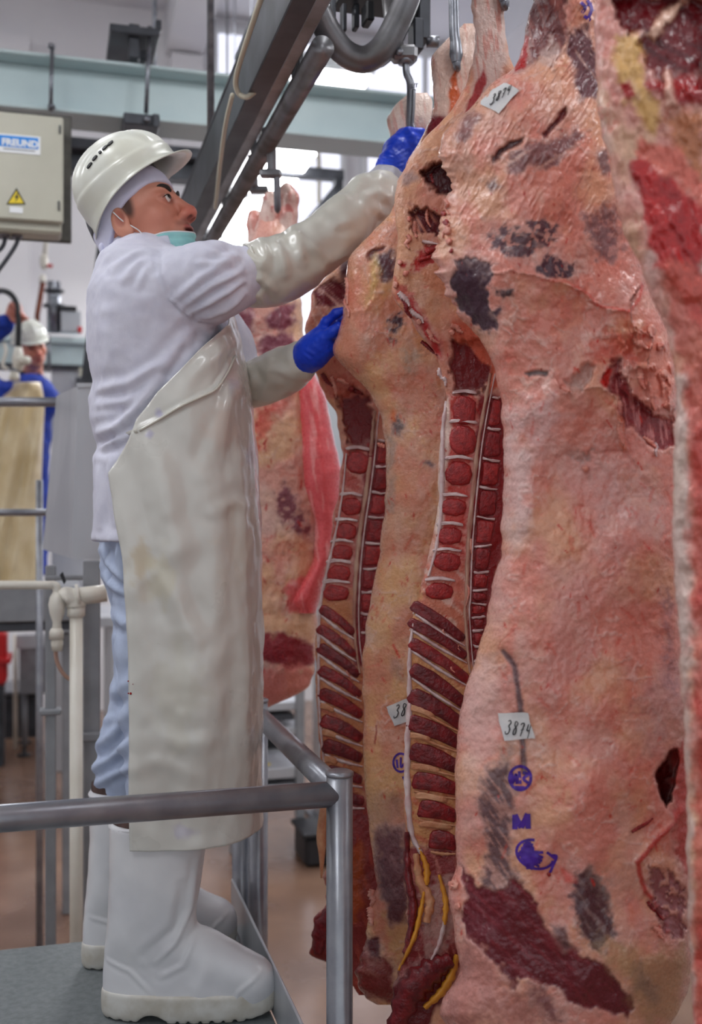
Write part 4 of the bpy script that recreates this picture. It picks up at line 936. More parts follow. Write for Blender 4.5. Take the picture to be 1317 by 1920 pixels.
# loose shreds of fat and lean at the trimmed edges
def shreds(S, t, items):
    for x, y, dx, dy, w, h, m in items:
        build('loose_shred', strap(S, [(x, y), (x + dx * .3 + PRNG.uniform(-5, 5), y + dy * .3), (x + dx * .65 + PRNG.uniform(-5, 5), y + dy * .65), (x + dx, y + dy)], w * 1.35, w * .7, h * .8), M_shred if m is M_fat else m, t, True)
def nodules(S, t, items, m, h=.010):
    for x, y, r in items:
        poly = [(x + r * math.cos(a) * PRNG.uniform(.75, 1.2), y + r * 1.1 * math.sin(a) * PRNG.uniform(.75, 1.2)) for a in np.arange(11) / 11 * 2 * math.pi]
        build('fat_nodule', pillow(S, poly, h, .45), m, t, True)
shreds(A, tA, [(1164, 790, 6, 46, 6, .012, M_fat), (1200, 690, 10, 40, 7, .012, M_fat), (1215, 720, 14, 50, 6, .012, M_fat), (1236, 700, 8, 44, 5, .010, M_fat), (1190, 640, 26, 14, 7, .010, M_fat), (1206, 820, 26, 22, 5, .009, M_fat), (1228, 830, 4, 26, 4, .010, M_disc), (1050, 726, 20, 8, 5, .006, M_fat), (1185, 1560, 40, -26, 4, .007, M_lean),
               (834, 372, 8, 30, 4, .008, M_fat), (842, 420, -12, 26, 4, .007, M_fat), (858, 1655, -14, 12, 8, .012, M_fat), (1226, 1740, 18, 20, 6, .008, M_fat), (1215, 1690, 30, 36, 5, .006, M_lean)])
nodules(A, tA, [(838, 432, 8), (842, 452, 6), (1098, 878, 7), (1222, 620, 10), (1246, 700, 8), (1252, 760, 7), (1240, 650, 8), (852, 1660, 9), (858, 1700, 7)], M_shred)
nodules(A, tA, [(832, 400, 5), (836, 418, 6), (846, 470, 4), (1030, 1640, 4)], M_bone, .006)
shreds(B, tB, [(778, 415, 4, 30, 6, .010, M_fat), (802, 392, 6, 34, 4, .010, M_fat), (764, 440, 4, 26, 5, .009, M_fat), (792, 452, 30, 6, 4, .008, M_disc), (800, 474, 26, -16, 7, .010, M_bone), (786, 488, 22, -10, 5, .009, M_bone), (748, 548, 20, 26, 6, .010, M_disc), (770, 580, 24, 26, 5, .008, M_disc), (800, 618, 24, 26, 5, .008, M_fat), (846, 610, 22, 14, 6, .010, M_fat),
               (826, 690, 10, 34, 5, .008, M_disc), (756, 560, 16, 36, 5, .007, M_lean), (790, 640, 30, 26, 4, .007, M_lean), (860, 1210, 12, 20, 3, .008, M_fat), (826, 1170, 10, 20, 3, .008, M_fat), (846, 1250, 14, 22, 3, .008, M_fat), (884, 1010, 3, 40, 3, .007, M_fat), (876, 1096, -2, 40, 3, .007, M_fat)])
nodules(B, tB, [(750, 492, 5), (762, 512, 6), (742, 534, 6), (786, 604, 5), (848, 624, 6), (768, 410, 5)], M_shred, .008)
shreds(D, tD, [(622, 706, 8, 40, 4, .010, M_fat), (632, 712, 22, 8, 4, .009, M_fat), (604, 700, 20, 24, 5, .008, M_lean), (655, 726, 26, 14, 5, .008, M_lean), (640, 1190, 10, 16, 3, .007, M_fat), (652, 1250, 8, 24, 3, .007, M_fat), (664, 1290, 6, 20, 3, .007, M_fat)])
shreds(C, tC, [(650, 520, 2, 50, 5, .008, M_fat), (648, 560, 6, 34, 4, .008, M_fat), (712, 830, 8, 10, 4, .007, M_fat), (700, 1668, -4, 30, 8, .010, M_fat), (694, 1700, 4, 36, 8, .010, M_fat)])

# ------------------------------------------------------------------ the worker on the platform
ZP = 0.70                                              # top of the platform deck
M_coat = mat('white_coat_cloth', (222, 222, 236), (214, 214, 230), rough=0.75, scale=40, bump=0.05, bscale=300, spec=0.2)
M_vinyl = mat('vinyl_apron', vcol=True, vmix=0.05, c1=(214, 213, 206), rough=0.30, scale=7, bump=0.02, bscale=40, coat=0.5, spec=0.5, rvar=0.06)
M_sleeve = mat('vinyl_sleeve', (214, 212, 202), (206, 203, 190), rough=0.32, scale=9, bump=0.03, bscale=50, coat=0.3)
M_trous = mat('pale_blue_trousers', (190, 202, 226), (178, 190, 216), rough=0.85, scale=30, bump=0.05, bscale=300, spec=0.2)
M_boot = mat('white_rubber', (224, 224, 226), (212, 212, 216), rough=0.33, scale=8, coat=0.15)
M_sole = mat('boot_sole', (214, 212, 206), (190, 184, 172), rough=0.5, scale=22)
M_lining = mat('boot_lining', (64, 48, 46), (92, 70, 64), rough=0.9, scale=30)
M_glove = mat('blue_nitrile', (26, 74, 226), (20, 60, 206), rough=0.4, scale=20, bump=0.03, bscale=90, spec=0.4)
M_grey = mat('grey_cuff', (178, 178, 188), (160, 160, 172), rough=0.5, scale=20)
M_skin = mat('skin', (200, 130, 110), rough=0.42, scale=60, bump=0.04, bscale=200, vcol=True, vmix=0.06, sss=0.0, spec=0.4)
M_helm = mat('helmet_shell', (226, 228, 220), (214, 214, 200), rough=0.3, scale=9, coat=0.25)
M_cap = mat('white_hood', (220, 220, 240), (210, 210, 232), rough=0.8, scale=30, spec=0.2)
M_strapg = mat('helmet_harness', (96, 98, 102), (80, 82, 86), rough=0.7)
M_mask = mat('teal_mask', (168, 224, 222), (150, 212, 212), rough=0.8, scale=30, spec=0.2)
M_hair = mat('dark_hair', (30, 22, 20), (48, 34, 28), rough=0.7, scale=120)
M_eye = mat('eye_white', (226, 214, 208), rough=0.2)
M_iris = mat('iris', (34, 20, 14), rough=0.15)
c7 = lambda pts: cv(pts, 150, 430, 3.097)
DM = 2.33
xs_ = lambda px, d=DM: (np.asarray(px, float) - CX) / F * d
zs_ = lambda py, d=DM: CAMZ - (np.asarray(py, float) - CY) / F * d
man = thing('person', 'worker in white hard hat, white coat and long vinyl apron reaching up to a hook', 'person', (xs_(300), 2.33, ZP))

# coat: torso and both sleeves in one surface
rows = np.array([(448, 232, 318, .062), (458, 222, 330, .085), (472, 208, 340, .11), (500, 190, 378, .17), (560, 177, 402, .212), (610, 173, 414, .216), (670, 174, 428, .212), (720, 180, 438, .206), (752, 172, 446, .204),
                 (800, 180, 450, .204), (842, 190, 452, .206), (866, 182, 454, .210), (914, 182, 454, .212), (979, 184, 452, .215), (1012, 180, 450, .216)])
def f_coat(p):
    d = s_rows(p, zs_(rows[:, 0]), xs_(rows[:, 1]), xs_(rows[:, 2]), DM, rows[:, 3], 2.25)
    s1 = s_chain(p, [P(338, 541, 2.20), P(392, 530, 2.185), P(462, 516, 2.25)], [.080, .078, .061], .03)
    s2 = s_chain(p, [P(360, 545, 2.48), P(420, 650, 2.50), P(462, 725, 2.47)], [.075, .066, .052], .03)
    return smin(smin(d, s1, .035), s2, .02)
V, Q = nets(f_coat, (-.62, 2.02, 1.66), (-.16, 2.64, 2.36), .0052, 3)
N = vnormals(V, Q); px, py = proj(V)
near = np.clip(-N[:, 1] * 1.6 + .35, 0, 1)
r = folds(px, py, [(c7(a), w * .78, h * 1.1) for a, w, h in (
    ([(450, 125), (462, 260), (520, 400), (620, 490), (700, 537), (760, 545)], 3.2, .0042),
    ([(600, 450), (760, 330), (945, 245)], 9, .0085), ([(650, 480), (790, 400), (955, 300)], 8, .0085), ([(700, 515), (840, 465), (960, 375)], 8, .0075), ([(560, 410), (700, 290), (900, 150)], 11, .007),
    ([(720, 100), (800, 150), (930, 170)], 8, .004), ([(690, 200), (820, 190), (950, 210)], 7, .004),
    ([(180, 230), (300, 150), (440, 120)], 9, .006), ([(250, 300), (330, 200), (430, 160)], 9, .005), ([(340, 330), (380, 240), (440, 190)], 8, .004),
    ([(110, 930), (300, 890), (470, 780), (640, 600)], 13, .009), ([(110, 1010), (280, 1000), (450, 860), (560, 740)], 11, .008), ([(120, 1180), (220, 1150), (360, 1000), (470, 890)], 12, .012),
    ([(130, 1265), (200, 1235), (300, 1185)], 8, .010), ([(210, 1130), (215, 1230)], 8, .006), ([(280, 930), (270, 1050)], 9, .004),
    ([(150, 500), (180, 700), (160, 900)], 22, .006), ([(700, 560), (760, 620), (820, 560)], 9, .004), ([(110, 1400), (120, 1560), (115, 1720)], 9, .005), ([(180, 1320), (170, 1500), (200, 1700)], 10, .006))])
V = V + N * (r * near + .004 * fbm(V[:, 0] * 16, V[:, 1] * 16, V[:, 2] * 12, 3, 5) + .0012 * fbm(V[:, 0] * 60, V[:, 1] * 60, V[:, 2] * 50, 2, 6))[:, None]
coat = mk('coat', V, Q, M_coat, man)
# collar
cp = [P(318, 458, 2.26), P(280, 464, 2.245), P(236, 462, 2.26), P(212, 458, 2.33), P(232, 452, 2.40), P(300, 450, 2.41), P(342, 456, 2.33), P(318, 458, 2.26)]
build('collar', tube(smooth_path(cp, 42), .017, 10, False, .55, 1.2), M_coat, coat, True)
build('coat_hem', tube(smooth_path([P(181, 1011, 2.33), P(200, 1012, 2.22), P(260, 1008, 2.13), P(330, 1004, 2.115)], 24), .0035, 7), M_coat, coat, True)
mk('coat_button', *lathe([(.0, 0), (.005, .0), (.005, .002), (0, .003)], P(190, 596, 2.20), (-.3, -1, 0), 10), M_black, coat)

# apron
fz = zs_([560, 595, 650, 737, 834, 979, 1100, 1200, 1300, 1400, 1480, 1580]); fx = xs_([424, 436, 451, 467, 477, 487, 488, 491, 491, 487, 488, 494])
bz = zs_([560, 590, 612, 653, 698, 740, 788, 808, 826, 888, 963, 1043, 1200, 1400, 1620], 2.15); bpx = np.array([433, 430, 414, 376, 337, 295, 257, 250, 243, 205, 215, 231, 240, 242, 244.])
Tz = zs_([560, 650, 760, 900, 1100, 1350, 1600]); Tv = np.array([.17, .205, .226, .236, .236, .225, .205])
zt, zb = float(zs_(590)), 1.062
nr, ncl = 230, 150; AV = np.zeros((nr, ncl, 3)); AN = np.zeros((nr, ncl, 3)); xc = float(xs_(316)); e_ = 2.35
for i, z in enumerate(np.linspace(zt, zb, nr)):
    hw = np.interp(-z, -fz, fx) - xc; T = np.interp(-z, -Tz, Tv); bp = np.interp(-z, -bz, bpx); y = 2.15
    for _ in range(6):
        c = np.clip(((bp - CX) / F * y - xc) / hw, -.98, .985); ph0 = math.acos(np.sign(c) * abs(c) ** (e_ / 2)); y = 2.335 - T * abs(math.sin(ph0)) ** (2 / e_)
    ph = np.linspace(ph0, -ph0, ncl); cc, ss = np.cos(ph), np.sin(ph)
    AV[i, :, 0] = xc + hw * np.sign(cc) * np.abs(cc) ** (2 / e_); AV[i, :, 1] = 2.335 - T * np.sign(ss) * np.abs(ss) ** (2 / e_); AV[i, :, 2] = z
AN = np.cross(np.gradient(AV, axis=1), np.gradient(AV, axis=0)); AN /= np.linalg.norm(AN, axis=2)[..., None] + 1e-9
if AN[nr // 2, ncl // 2, 0] < 0: AN = -AN
a_px, a_py = proj(AV.reshape(-1, 3)); a_px = a_px.reshape(nr, ncl); a_py = a_py.reshape(nr, ncl)
nearw = np.clip(-AN[..., 1] * 1.8 + .3, 0, 1)
r = folds(a_px, a_py, [([(444, 664), (402, 730), (340, 763), (258, 806)], 4, .005), ([(455, 700), (420, 770), (405, 860)], 16, .006), ([(260, 815), (300, 880), (330, 1010), (345, 1180)], 26, .011), ([(215, 900), (250, 1040), (262, 1250), (258, 1500)], 18, .007),
    ([(390, 900), (405, 1050), (390, 1250), (370, 1500)], 28, .009), ([(450, 860), (462, 1020), (460, 1250), (455, 1500)], 16, .007), ([(300, 1080), (330, 1120), (360, 1200), (352, 1330)], 18, .006), ([(400, 960), (440, 940), (476, 950)], 12, .005),
    ([(300, 1380), (340, 1400), (420, 1380)], 14, .003), ([(240, 1440), (300, 1430), (380, 1460)], 14, .003), ([(380, 640), (400, 620), (430, 610)], 8, .004), ([(350, 720), (400, 670), (445, 640)], 12, .004), ([(250, 1100), (320, 1040), (380, 1010)], 20, .004)])
st = AV[..., 2] * 0
AV = AV + AN * (r * nearw + .0045 * fbm(AV[..., 0] * 9, AV[..., 1] * 9, AV[..., 2] * 5, 3, 8) + .0024 * fbm(AV[..., 0] * 30, AV[..., 1] * 34, AV[..., 2] * 22, 2, 9) + .003)[..., None]
AV[-1, :, 2] += .004 * fbm(np.linspace(0, 6, ncl), np.zeros(ncl), 0, 2, 3)
IN = AV - AN * .0022; ij = np.arange(nr * ncl).reshape(nr, ncl); k_ = nr * ncl
q1 = np.stack([ij[:-1, :-1], ij[1:, :-1], ij[1:, 1:], ij[:-1, 1:]], -1).reshape(-1, 4)
def edge_q(a): return np.stack([a[:-1], a[1:], a[1:] + k_, a[:-1] + k_], 1)
Qa = np.concatenate([q1, q1[:, ::-1] + k_, edge_q(ij[0]), edge_q(ij[-1])[:, ::-1], edge_q(ij[:, 0])[:, ::-1], edge_q(ij[:, -1])])
ac = np.ones((nr, ncl, 3)) * lin((214, 213, 206))
def stain(x, y, rx, ry, c, op, sd):
    global ac
    q = np.hypot((a_px - x) / rx, (a_py - y) / ry) + .5 * fbm(a_px / 14, a_py / 22, sd, 4, sd); m = (op * sstep(1.15, .3, q) * nearw)[..., None]; ac = ac * (1 - m) + lin(c) * m
for q in ((262, 1052, 26, 46, (190, 160, 96), .45, 1), (300, 1090, 40, 60, (206, 196, 160), .4, 2), (476, 850, 14, 50, (150, 130, 190), .5, 3), (300, 776, 9, 9, (150, 140, 200), .5, 4), (282, 814, 8, 8, (150, 140, 200), .45, 5), (345, 1560, 24, 14, (168, 160, 200), .4, 6), (445, 720, 26, 40, (206, 160, 150), .35, 7), (420, 800, 40, 50, (212, 184, 168), .35, 8), (440, 1020, 40, 90, (206, 190, 168), .3, 9), (330, 1300, 60, 120, (206, 202, 184), .4, 10)): stain(*q)
apron = mk('apron', np.concatenate([AV.reshape(-1, 3), IN.reshape(-1, 3)]), Qa, M_vinyl, man, col=np.concatenate([ac.reshape(-1, 3)] * 2))
# fold-over strip of the apron at the waist and its tie
def on_apron(px, py, off=.004):
    k = np.argmin((a_px - px) ** 2 + (a_py - py) ** 2 + 1e6 * (AN[..., 1] > .1)); i, j = divmod(k, ncl); return AV[i, j] + AN[i, j] * off
tie = [on_apron(x, y, .002) for x, y in ((262, 806), (300, 786), (340, 763), (372, 748), (402, 730), (426, 700), (442, 666))]
build('apron_seam', tube(smooth_path(tie, 40), .0028, 7), M_sleeve, apron, True)
build('apron_tie', tube(smooth_path([on_apron(258, 808, .0), P(236, 815, 2.15), P(214, 826, 2.20)], 16), .005, 8), M_sleeve, apron, True)
mb = MB()
for x, y, a, b in ((242, 1276, 5, 2), (246, 1298, 8, 2.5), (249, 1284, 3, 3), (243, 1302, 5, 2)):
    c = on_apron(x, y, .0008); mb.add(*lathe([(0.0004, 0), (.0011 * a * .3, .0), (.0008 * a * .3, .0006)], c, (-.3, -1, .1), 8))
build('blood_fleck', mb.mesh(), mat('blood', (150, 12, 16), rough=0.25), apron, True)['kind'] = 'stuff'

# trousers
def f_tr(p):
    a = s_chain(p, [P(262, 990, 2.43), P(258, 1060, 2.44), P(272, 1120, 2.45), P(272, 1200, 2.45), P(266, 1280, 2.45), P(246, 1385, 2.45), P(233, 1440, 2.45), P(232, 1500, 2.45)], [.10, .082, .074, .071, .069, .070, .068, .054], .02)
    b = s_chain(p, [P(290, 990, 2.23), P(296, 1200, 2.22), P(296, 1400, 2.21), P(294, 1560, 2.21)], [.10, .082, .07, .055], .02)
    return smin(a, b, .03)
V, Q = nets(f_tr, (-.68, 2.06, 1.02), (-.28, 2.62, 1.82), .0065, 2)
N = vnormals(V, Q); px, py = proj(V)
r = folds(px, py, [([(190, 1030), (215, 1070), (240, 1100)], 7, .012), ([(196, 1080), (222, 1106), (245, 1116)], 7, .011), ([(225, 1010), (222, 1050), (236, 1090)], 6, .009), ([(212, 1150), (232, 1170), (250, 1165)], 8, .008), ([(206, 1290), (226, 1300), (248, 1270)], 12, .008),
    ([(182, 1400), (210, 1380), (245, 1330)], 9, .013), ([(176, 1440), (205, 1425), (240, 1390)], 8, .012), ([(182, 1470), (215, 1450), (245, 1440)], 8, .012), ([(215, 1200), (222, 1260), (216, 1330)], 9, .007), ([(200, 1350), (222, 1345), (240, 1310)], 8, .009)])
V = V + N * (r + .005 * fbm(V[:, 0] * 20, V[:, 1] * 20, V[:, 2] * 14, 3, 15))[:, None]
mk('trousers', V, Q, M_trous, man)

# boots
BS = 2.21 / F
bx = lambda px: (np.asarray(px, float) - 205) * BS
bzl = lambda py: (1900 - np.asarray(py, float)) * BS
brow = np.array([(1536, 208, 392, .078), (1600, 206, 385, .074), (1650, 207, 377, .070), (1700, 205, 369, .064), (1745, 201, 368, .058), (1765, 199, 385, .054), (1780, 197, 420, .051), (1796, 196, 462, .050), (1815, 194, 495, .051), (1840, 193, 510, .052), (1878, 193, 514, .052)])
def f_boot(p):
    d = s_rows(p, bzl(brow[:, 0]), bx(brow[:, 1]), bx(brow[:, 2]), 0.0, brow[:, 3], 2.35)
    d = smin(d, s_cone(p, (bx(380), 0, bzl(1775)), (bx(470), 0, bzl(1832)), .042, .048), .02)
    return d
V, Q = nets(f_boot, (-.04, -.10, .01), (.37, .10, .42), .0048, 4)
N = vnormals(V, Q); bpx_, bpy_ = 205 + V[:, 0] / BS, 1900 - V[:, 2] / BS
side = np.clip(np.abs(N[:, 1]) * 1.4, 0, 1)
r = folds(bpx_, bpy_, [([(376, 1600), (362, 1690), (335, 1750), (300, 1785)], 5, .0035), ([(352, 1640), (338, 1720), (280, 1770)], 9, -.004), ([(206, 1790), (250, 1802), (290, 1840)], 4, .002), ([(440, 1872), (452, 1840), (490, 1810)], 4, .0025), ([(370, 1745), (350, 1790), (310, 1810)], 5, .003), ([(395, 1790), (380, 1830), (390, 1860)], 14, .003)])
bootV = V + N * (r * (side + .3))[:, None] + N * (.0012 * fbm(V[:, 0] * 25, V[:, 1] * 25, V[:, 2] * 20, 2, 3))[:, None]; bootQ = Q
def f_sole(p):
    z = p[:, 2]; x = p[:, 0]
    d = s_rows(p, [0.0, .012, .03, .056, .06], bx([196, 191, 190, 191, 194]), bx([505, 514, 518, 519, 516]), 0.0, [.047, .053, .056, .057, .055], 2.3)
    d = smax(d, -(s_cone(p, (bx(292), -.2, -.016), (bx(292), .2, -.016), .034, .034)), .006)
    for t in range(9):
        xx = bx(318 + t * 21); d = np.maximum(d, -np.maximum(np.abs(x - xx) - .0028, z - .007))
    for t in range(3):
        xx = bx(212 + t * 20); d = np.maximum(d, -np.maximum(np.abs(x - xx) - .0028, z - .006))
    return np.maximum(d, -z + .001 - .22 * np.maximum(x - bx(455), 0) * -1 if False else -z + .001 + .25 * np.maximum(x - bx(460), 0))
soleV, soleQ = nets(f_sole, (-.04, -.08, -.01), (.37, .08, .075), .0042, 1)
def boot(o, ang):
    o = np.array(o); R = np.array([[math.cos(ang), -math.sin(ang), 0], [math.sin(ang), math.cos(ang), 0], [0, 0, 1]])
    tr = lambda v: np.asarray(v) @ R.T + o
    b = mk('boot', tr(bootV), bootQ, M_boot, man)
    mk('boot_sole', tr(soleV), soleQ, M_sole, b)
    th = np.linspace(0, 2 * math.pi, 36)
    lip = np.stack([bx(300) + .1015 * np.cos(th), .078 * np.sin(th), np.full(36, bzl(1534)) + .012 * np.cos(th)], 1)
    build('boot_rim', tube(tr(lip), .0045, 8, False), M_boot, b, True)
    lin_ = [tr([[bx(300) + .099 * k * math.cos(t), .0755 * k * math.sin(t), bzl(1534) + h] for t in np.arange(28) / 28 * 2 * math.pi]) for k, h in ((1.0, -.002), (1.0, .014), (.86, .020), (.6, .012))]
    Vl = np.concatenate(lin_); Fl = [(a * 28 + j, a * 28 + (j + 1) % 28, (a + 1) * 28 + (j + 1) % 28, (a + 1) * 28 + j) for a in range(3) for j in range(28)] + [tuple(3 * 28 + j for j in range(28))]
    build('boot_lining', (Vl, Fl), M_lining, b, True)
boot((float(P(205, 1900, 2.21)[0]), 2.21, ZP), 0.0)
boot((float(P(166, 1815, 2.44)[0]), 2.44, ZP), math.radians(19))

# head
PITCH, YAW = math.radians(22), math.radians(-20)
RY = np.array([[math.cos(PITCH), 0, -math.sin(PITCH)], [0, 1, 0], [math.sin(PITCH), 0, math.cos(PITCH)]])
RZ = np.array([[math.cos(YAW), -math.sin(YAW), 0], [math.sin(YAW), math.cos(YAW), 0], [0, 0, 1]])
RH = RZ @ RY
eye_l = np.array([.083, -.031, .0])
HO = P(316, 369, 2.275) - RH @ (eye_l + [.010, -.003, 0])
def f_head(p):
    d = s_ell(p, (-.012, 0, .035), (.100, .077, .096))
    d = smin(d, s_ell(p, (.030, 0, -.030), (.060, .060, .085)), .03)
    d = smin(d, s_ell(p, (.020, 0, -.078), (.055, .056, .036)), .03)
    d = smin(d, s_ell(p, (.068, 0, -.104), (.022, .024, .020)), .025)
    for s in (-1, 1):
        d = smin(d, s_ell(p, (.052, s * .043, -.030), (.030, .024, .026)), .02)
        d = smin(d, s_ell(p, (.070, s * .028, .022), (.020, .026, .010)), .014)
        d = smax(d, -s_ell(p, (.100, s * .033, .002), (.020, .017, .011)), .012)
        d = smin(d, s_ell(p, (.079, s * .031, .000), (.0135, .0175, .0125)), .004)
        d = smax(d, -s_ell(p, (.098, s * .031, -.0005), (.011, .0140, .0050)), .003)
    d = smin(d, s_cone(p, (.088, 0, .012), (.113, 0, -.035), .0085, .0125), .012)
    d = smin(d, s_ell(p, (.1125, 0, -.039), (.0145, .0155, .0130)), .010)
    for s in (-1, 1):
        d = smin(d, s_ell(p, (.104, s * .0145, -.043), (.014, .0085, .0095)), .006)
        d = smax(d, -s_ell(p, (.113, s * .0075, -.0525), (.007, .0042, .006)), .003)
    d = smin(d, s_ell(p, (.083, 0, -.066), (.018, .028, .018)), .014)
    d = smin(d, s_ell(p, (.0945, 0, -.0685), (.0105, .021, .0055)), .006)
    d = smin(d, s_ell(p, (.091, 0, -.0810), (.0105, .019, .0065)), .006)
    d = smax(d, -s_ell(p, (.103, 0, -.0745), (.012, .021, .0022)), .003)
    for s in (-1, 1):
        ear = s_ell(p, (-.012, s * .079, -.020), (.021, .0085, .034))
        ear = smax(ear, -s_ell(p, (-.008, s * .088, -.016), (.011, .007, .020)), .004)
        ear = smin(ear, s_ell(p, (.000, s * .077, -.046), (.010, .006, .011)), .006)
        d = smin(d, ear, .006)
    d = smin(d, s_chain(p, [(-.025, 0, -.050), (-.030, 0, -.11), (-.070, 0, -.21)], [.060, .056, .064], .02), .025)
    return d
V, Q = nets(f_head, (-.15, -.105, -.24), (.15, .105, .145), .0024, 1)
col = np.ones((len(V), 3)) * lin((214, 148, 124))
def hp(m, c):
    global col
    m = np.clip(m, 0, 1)[:, None]; col = col * (1 - m) + lin(c) * m
X, Yl, Zl = V.T
hp(.5 * sstep(.05, .0, np.abs(s_ell(V, (.065, 0, -.030), (.05, .065, .03)))), (210, 128, 108))
hp(.7 * sstep(.016, .0, s_ell(V, (.116, 0, -.042), (.014, .016, .013))), (202, 108, 92))
hp(.55 * sstep(.010, -.004, s_ell(V, (.095, 0, -.060), (.02, .030, .007))), (112, 76, 70))
hp(.45 * sstep(.012, -.004, s_ell(V, (.075, 0, -.105), (.03, .04, .02))), (130, 92, 84))
hp(.9 * sstep(.003, -.002, s_ell(V, (.098, 0, -.0685), (.012, .020, .0052))), (172, 84, 80))
hp(.9 * sstep(.003, -.002, s_ell(V, (.095, 0, -.0815), (.012, .018, .006))), (176, 88, 82))
hp(.95 * sstep(.004, -.002, s_ell(V, (.100, 0, -.0745), (.016, .019, .003))), (70, 26, 28))
for s in (-1, 1):
    hp(.55 * sstep(.006, -.003, s_ell(V, (.090, s * .031, .000), (.012, .019, .010))), (150, 88, 74))
    hp(.9 * sstep(.004, -.003, s_ell(V, (.113, s * .0075, -.0525), (.007, .0045, .006))), (70, 28, 26))
    hp(.9 * sstep(.010, -.006, s_ell(V, (.012, s * .074, .012), (.012, .012, .028))), (52, 38, 34))
    hp(.6 * sstep(.004, -.004, s_ell(V, (-.008, s * .086, -.014), (.012, .008, .020))), (160, 74, 62))
hp(.9 * sstep(.012, -.01, Zl * 0 + s_ell(V, (-.075, 0, -.05), (.05, .07, .05))), (60, 44, 40))
hw_ = lambda v: np.asarray(v) @ RH.T + HO
body = mk('body', hw_(V), Q, M_skin, man, col=col)
for s in (-1, 1):
    c = np.array([.0832, s * .031, 0.0])
    e = mk('eye', hw_(lathe([(0, -.011), (.008, -.0085), (.0112, 0), (.0085, .0075), (.0045, .0105), (0, .0112)], c, (1, s * .15, .05), 18)[0]), lathe([(0, -.011), (.008, -.0085), (.0112, 0), (.0085, .0075), (.0045, .0105), (0, .0112)], c, (1, s * .15, .05), 18)[1], M_eye, body)
    g = np.array([.98, s * .04 - .05, .12]); g /= np.linalg.norm(g)
    v_, f_ = lathe([(.0058, 0), (.0060, .0006), (.0036, .0013), (0.0002, .0015)], c + g * .0105, g, 16); mk('iris', hw_(v_), f_, M_iris, e)
    bw = smooth_path([np.array([.0945, s * .012, .0205]), np.array([.0935, s * .025, .0265]), np.array([.0860, s * .040, .0275]), np.array([.073, s * .051, .020])], 20)
    build('eyebrow', tube(hw_(bw), np.interp(np.linspace(0, 1, len(bw)), [0, .2, .7, 1], [.0030, .0046, .0040, .0012]), 8, True, .6, 1.2), M_hair, body, True)
    ld = smooth_path([np.array([.0915, s * .018, .0025]), np.array([.0945, s * .027, .0062]), np.array([.0925, s * .036, .0055]), np.array([.085, s * .046, -.001])], 16)
    build('eyelid_line', tube(hw_(ld), .0011, 6), M_hair, body, True)
# hood
RHi = RH.T
ha = RHi @ (P(326, 325, 2.29) - HO); hb = RHi @ (P(203, 468, 2.29) - HO); hd = hb - ha; hd[1] = 0; hL = np.linalg.norm(hd); hd /= hL; hn = np.array([hd[2], 0, -hd[0]])
if hn[2] < 0: hn = -hn
def f_hood(p):
    d = s_ell(p, (-.012, 0, .035), (.106, .083, .102))
    d = smin(d, s_ell(p, (.020, 0, -.020), (.066, .066, .075)), .03)
    d = smin(d, s_ell(p, (-.05, 0, -.045), (.062, .066, .075)), .03)
    q = p - ha.astype(np.float32); t = np.clip((q @ hd.astype(np.float32)) / hL, 0, 1)
    return np.maximum(d, -(q @ hn.astype(np.float32) - .020 * 4 * t * (1 - t)) + .10 * np.abs(p[:, 1]) * 0)
V, Q = nets(f_hood, (-.15, -.11, -.16), (.13, .11, .16), .0034, 3)
Nn = vnormals(V, Q); V = V + Nn * (.0015 * fbm(V[:, 0] * 30, V[:, 1] * 30, V[:, 2] * 30, 2, 4))[:, None]
hood = mk('hood', hw_(V), Q, M_cap, man)
kn = P(200, 467, 2.31)
build('knot', tube(smooth_path([kn + [0, 0, .012], kn + [-.010, -.008, .004], kn + [-.006, -.006, -.010], kn + [.008, -.004, -.008], kn + [.004, 0, .010]], 24), .0055, 8), M_cap, hood, True)
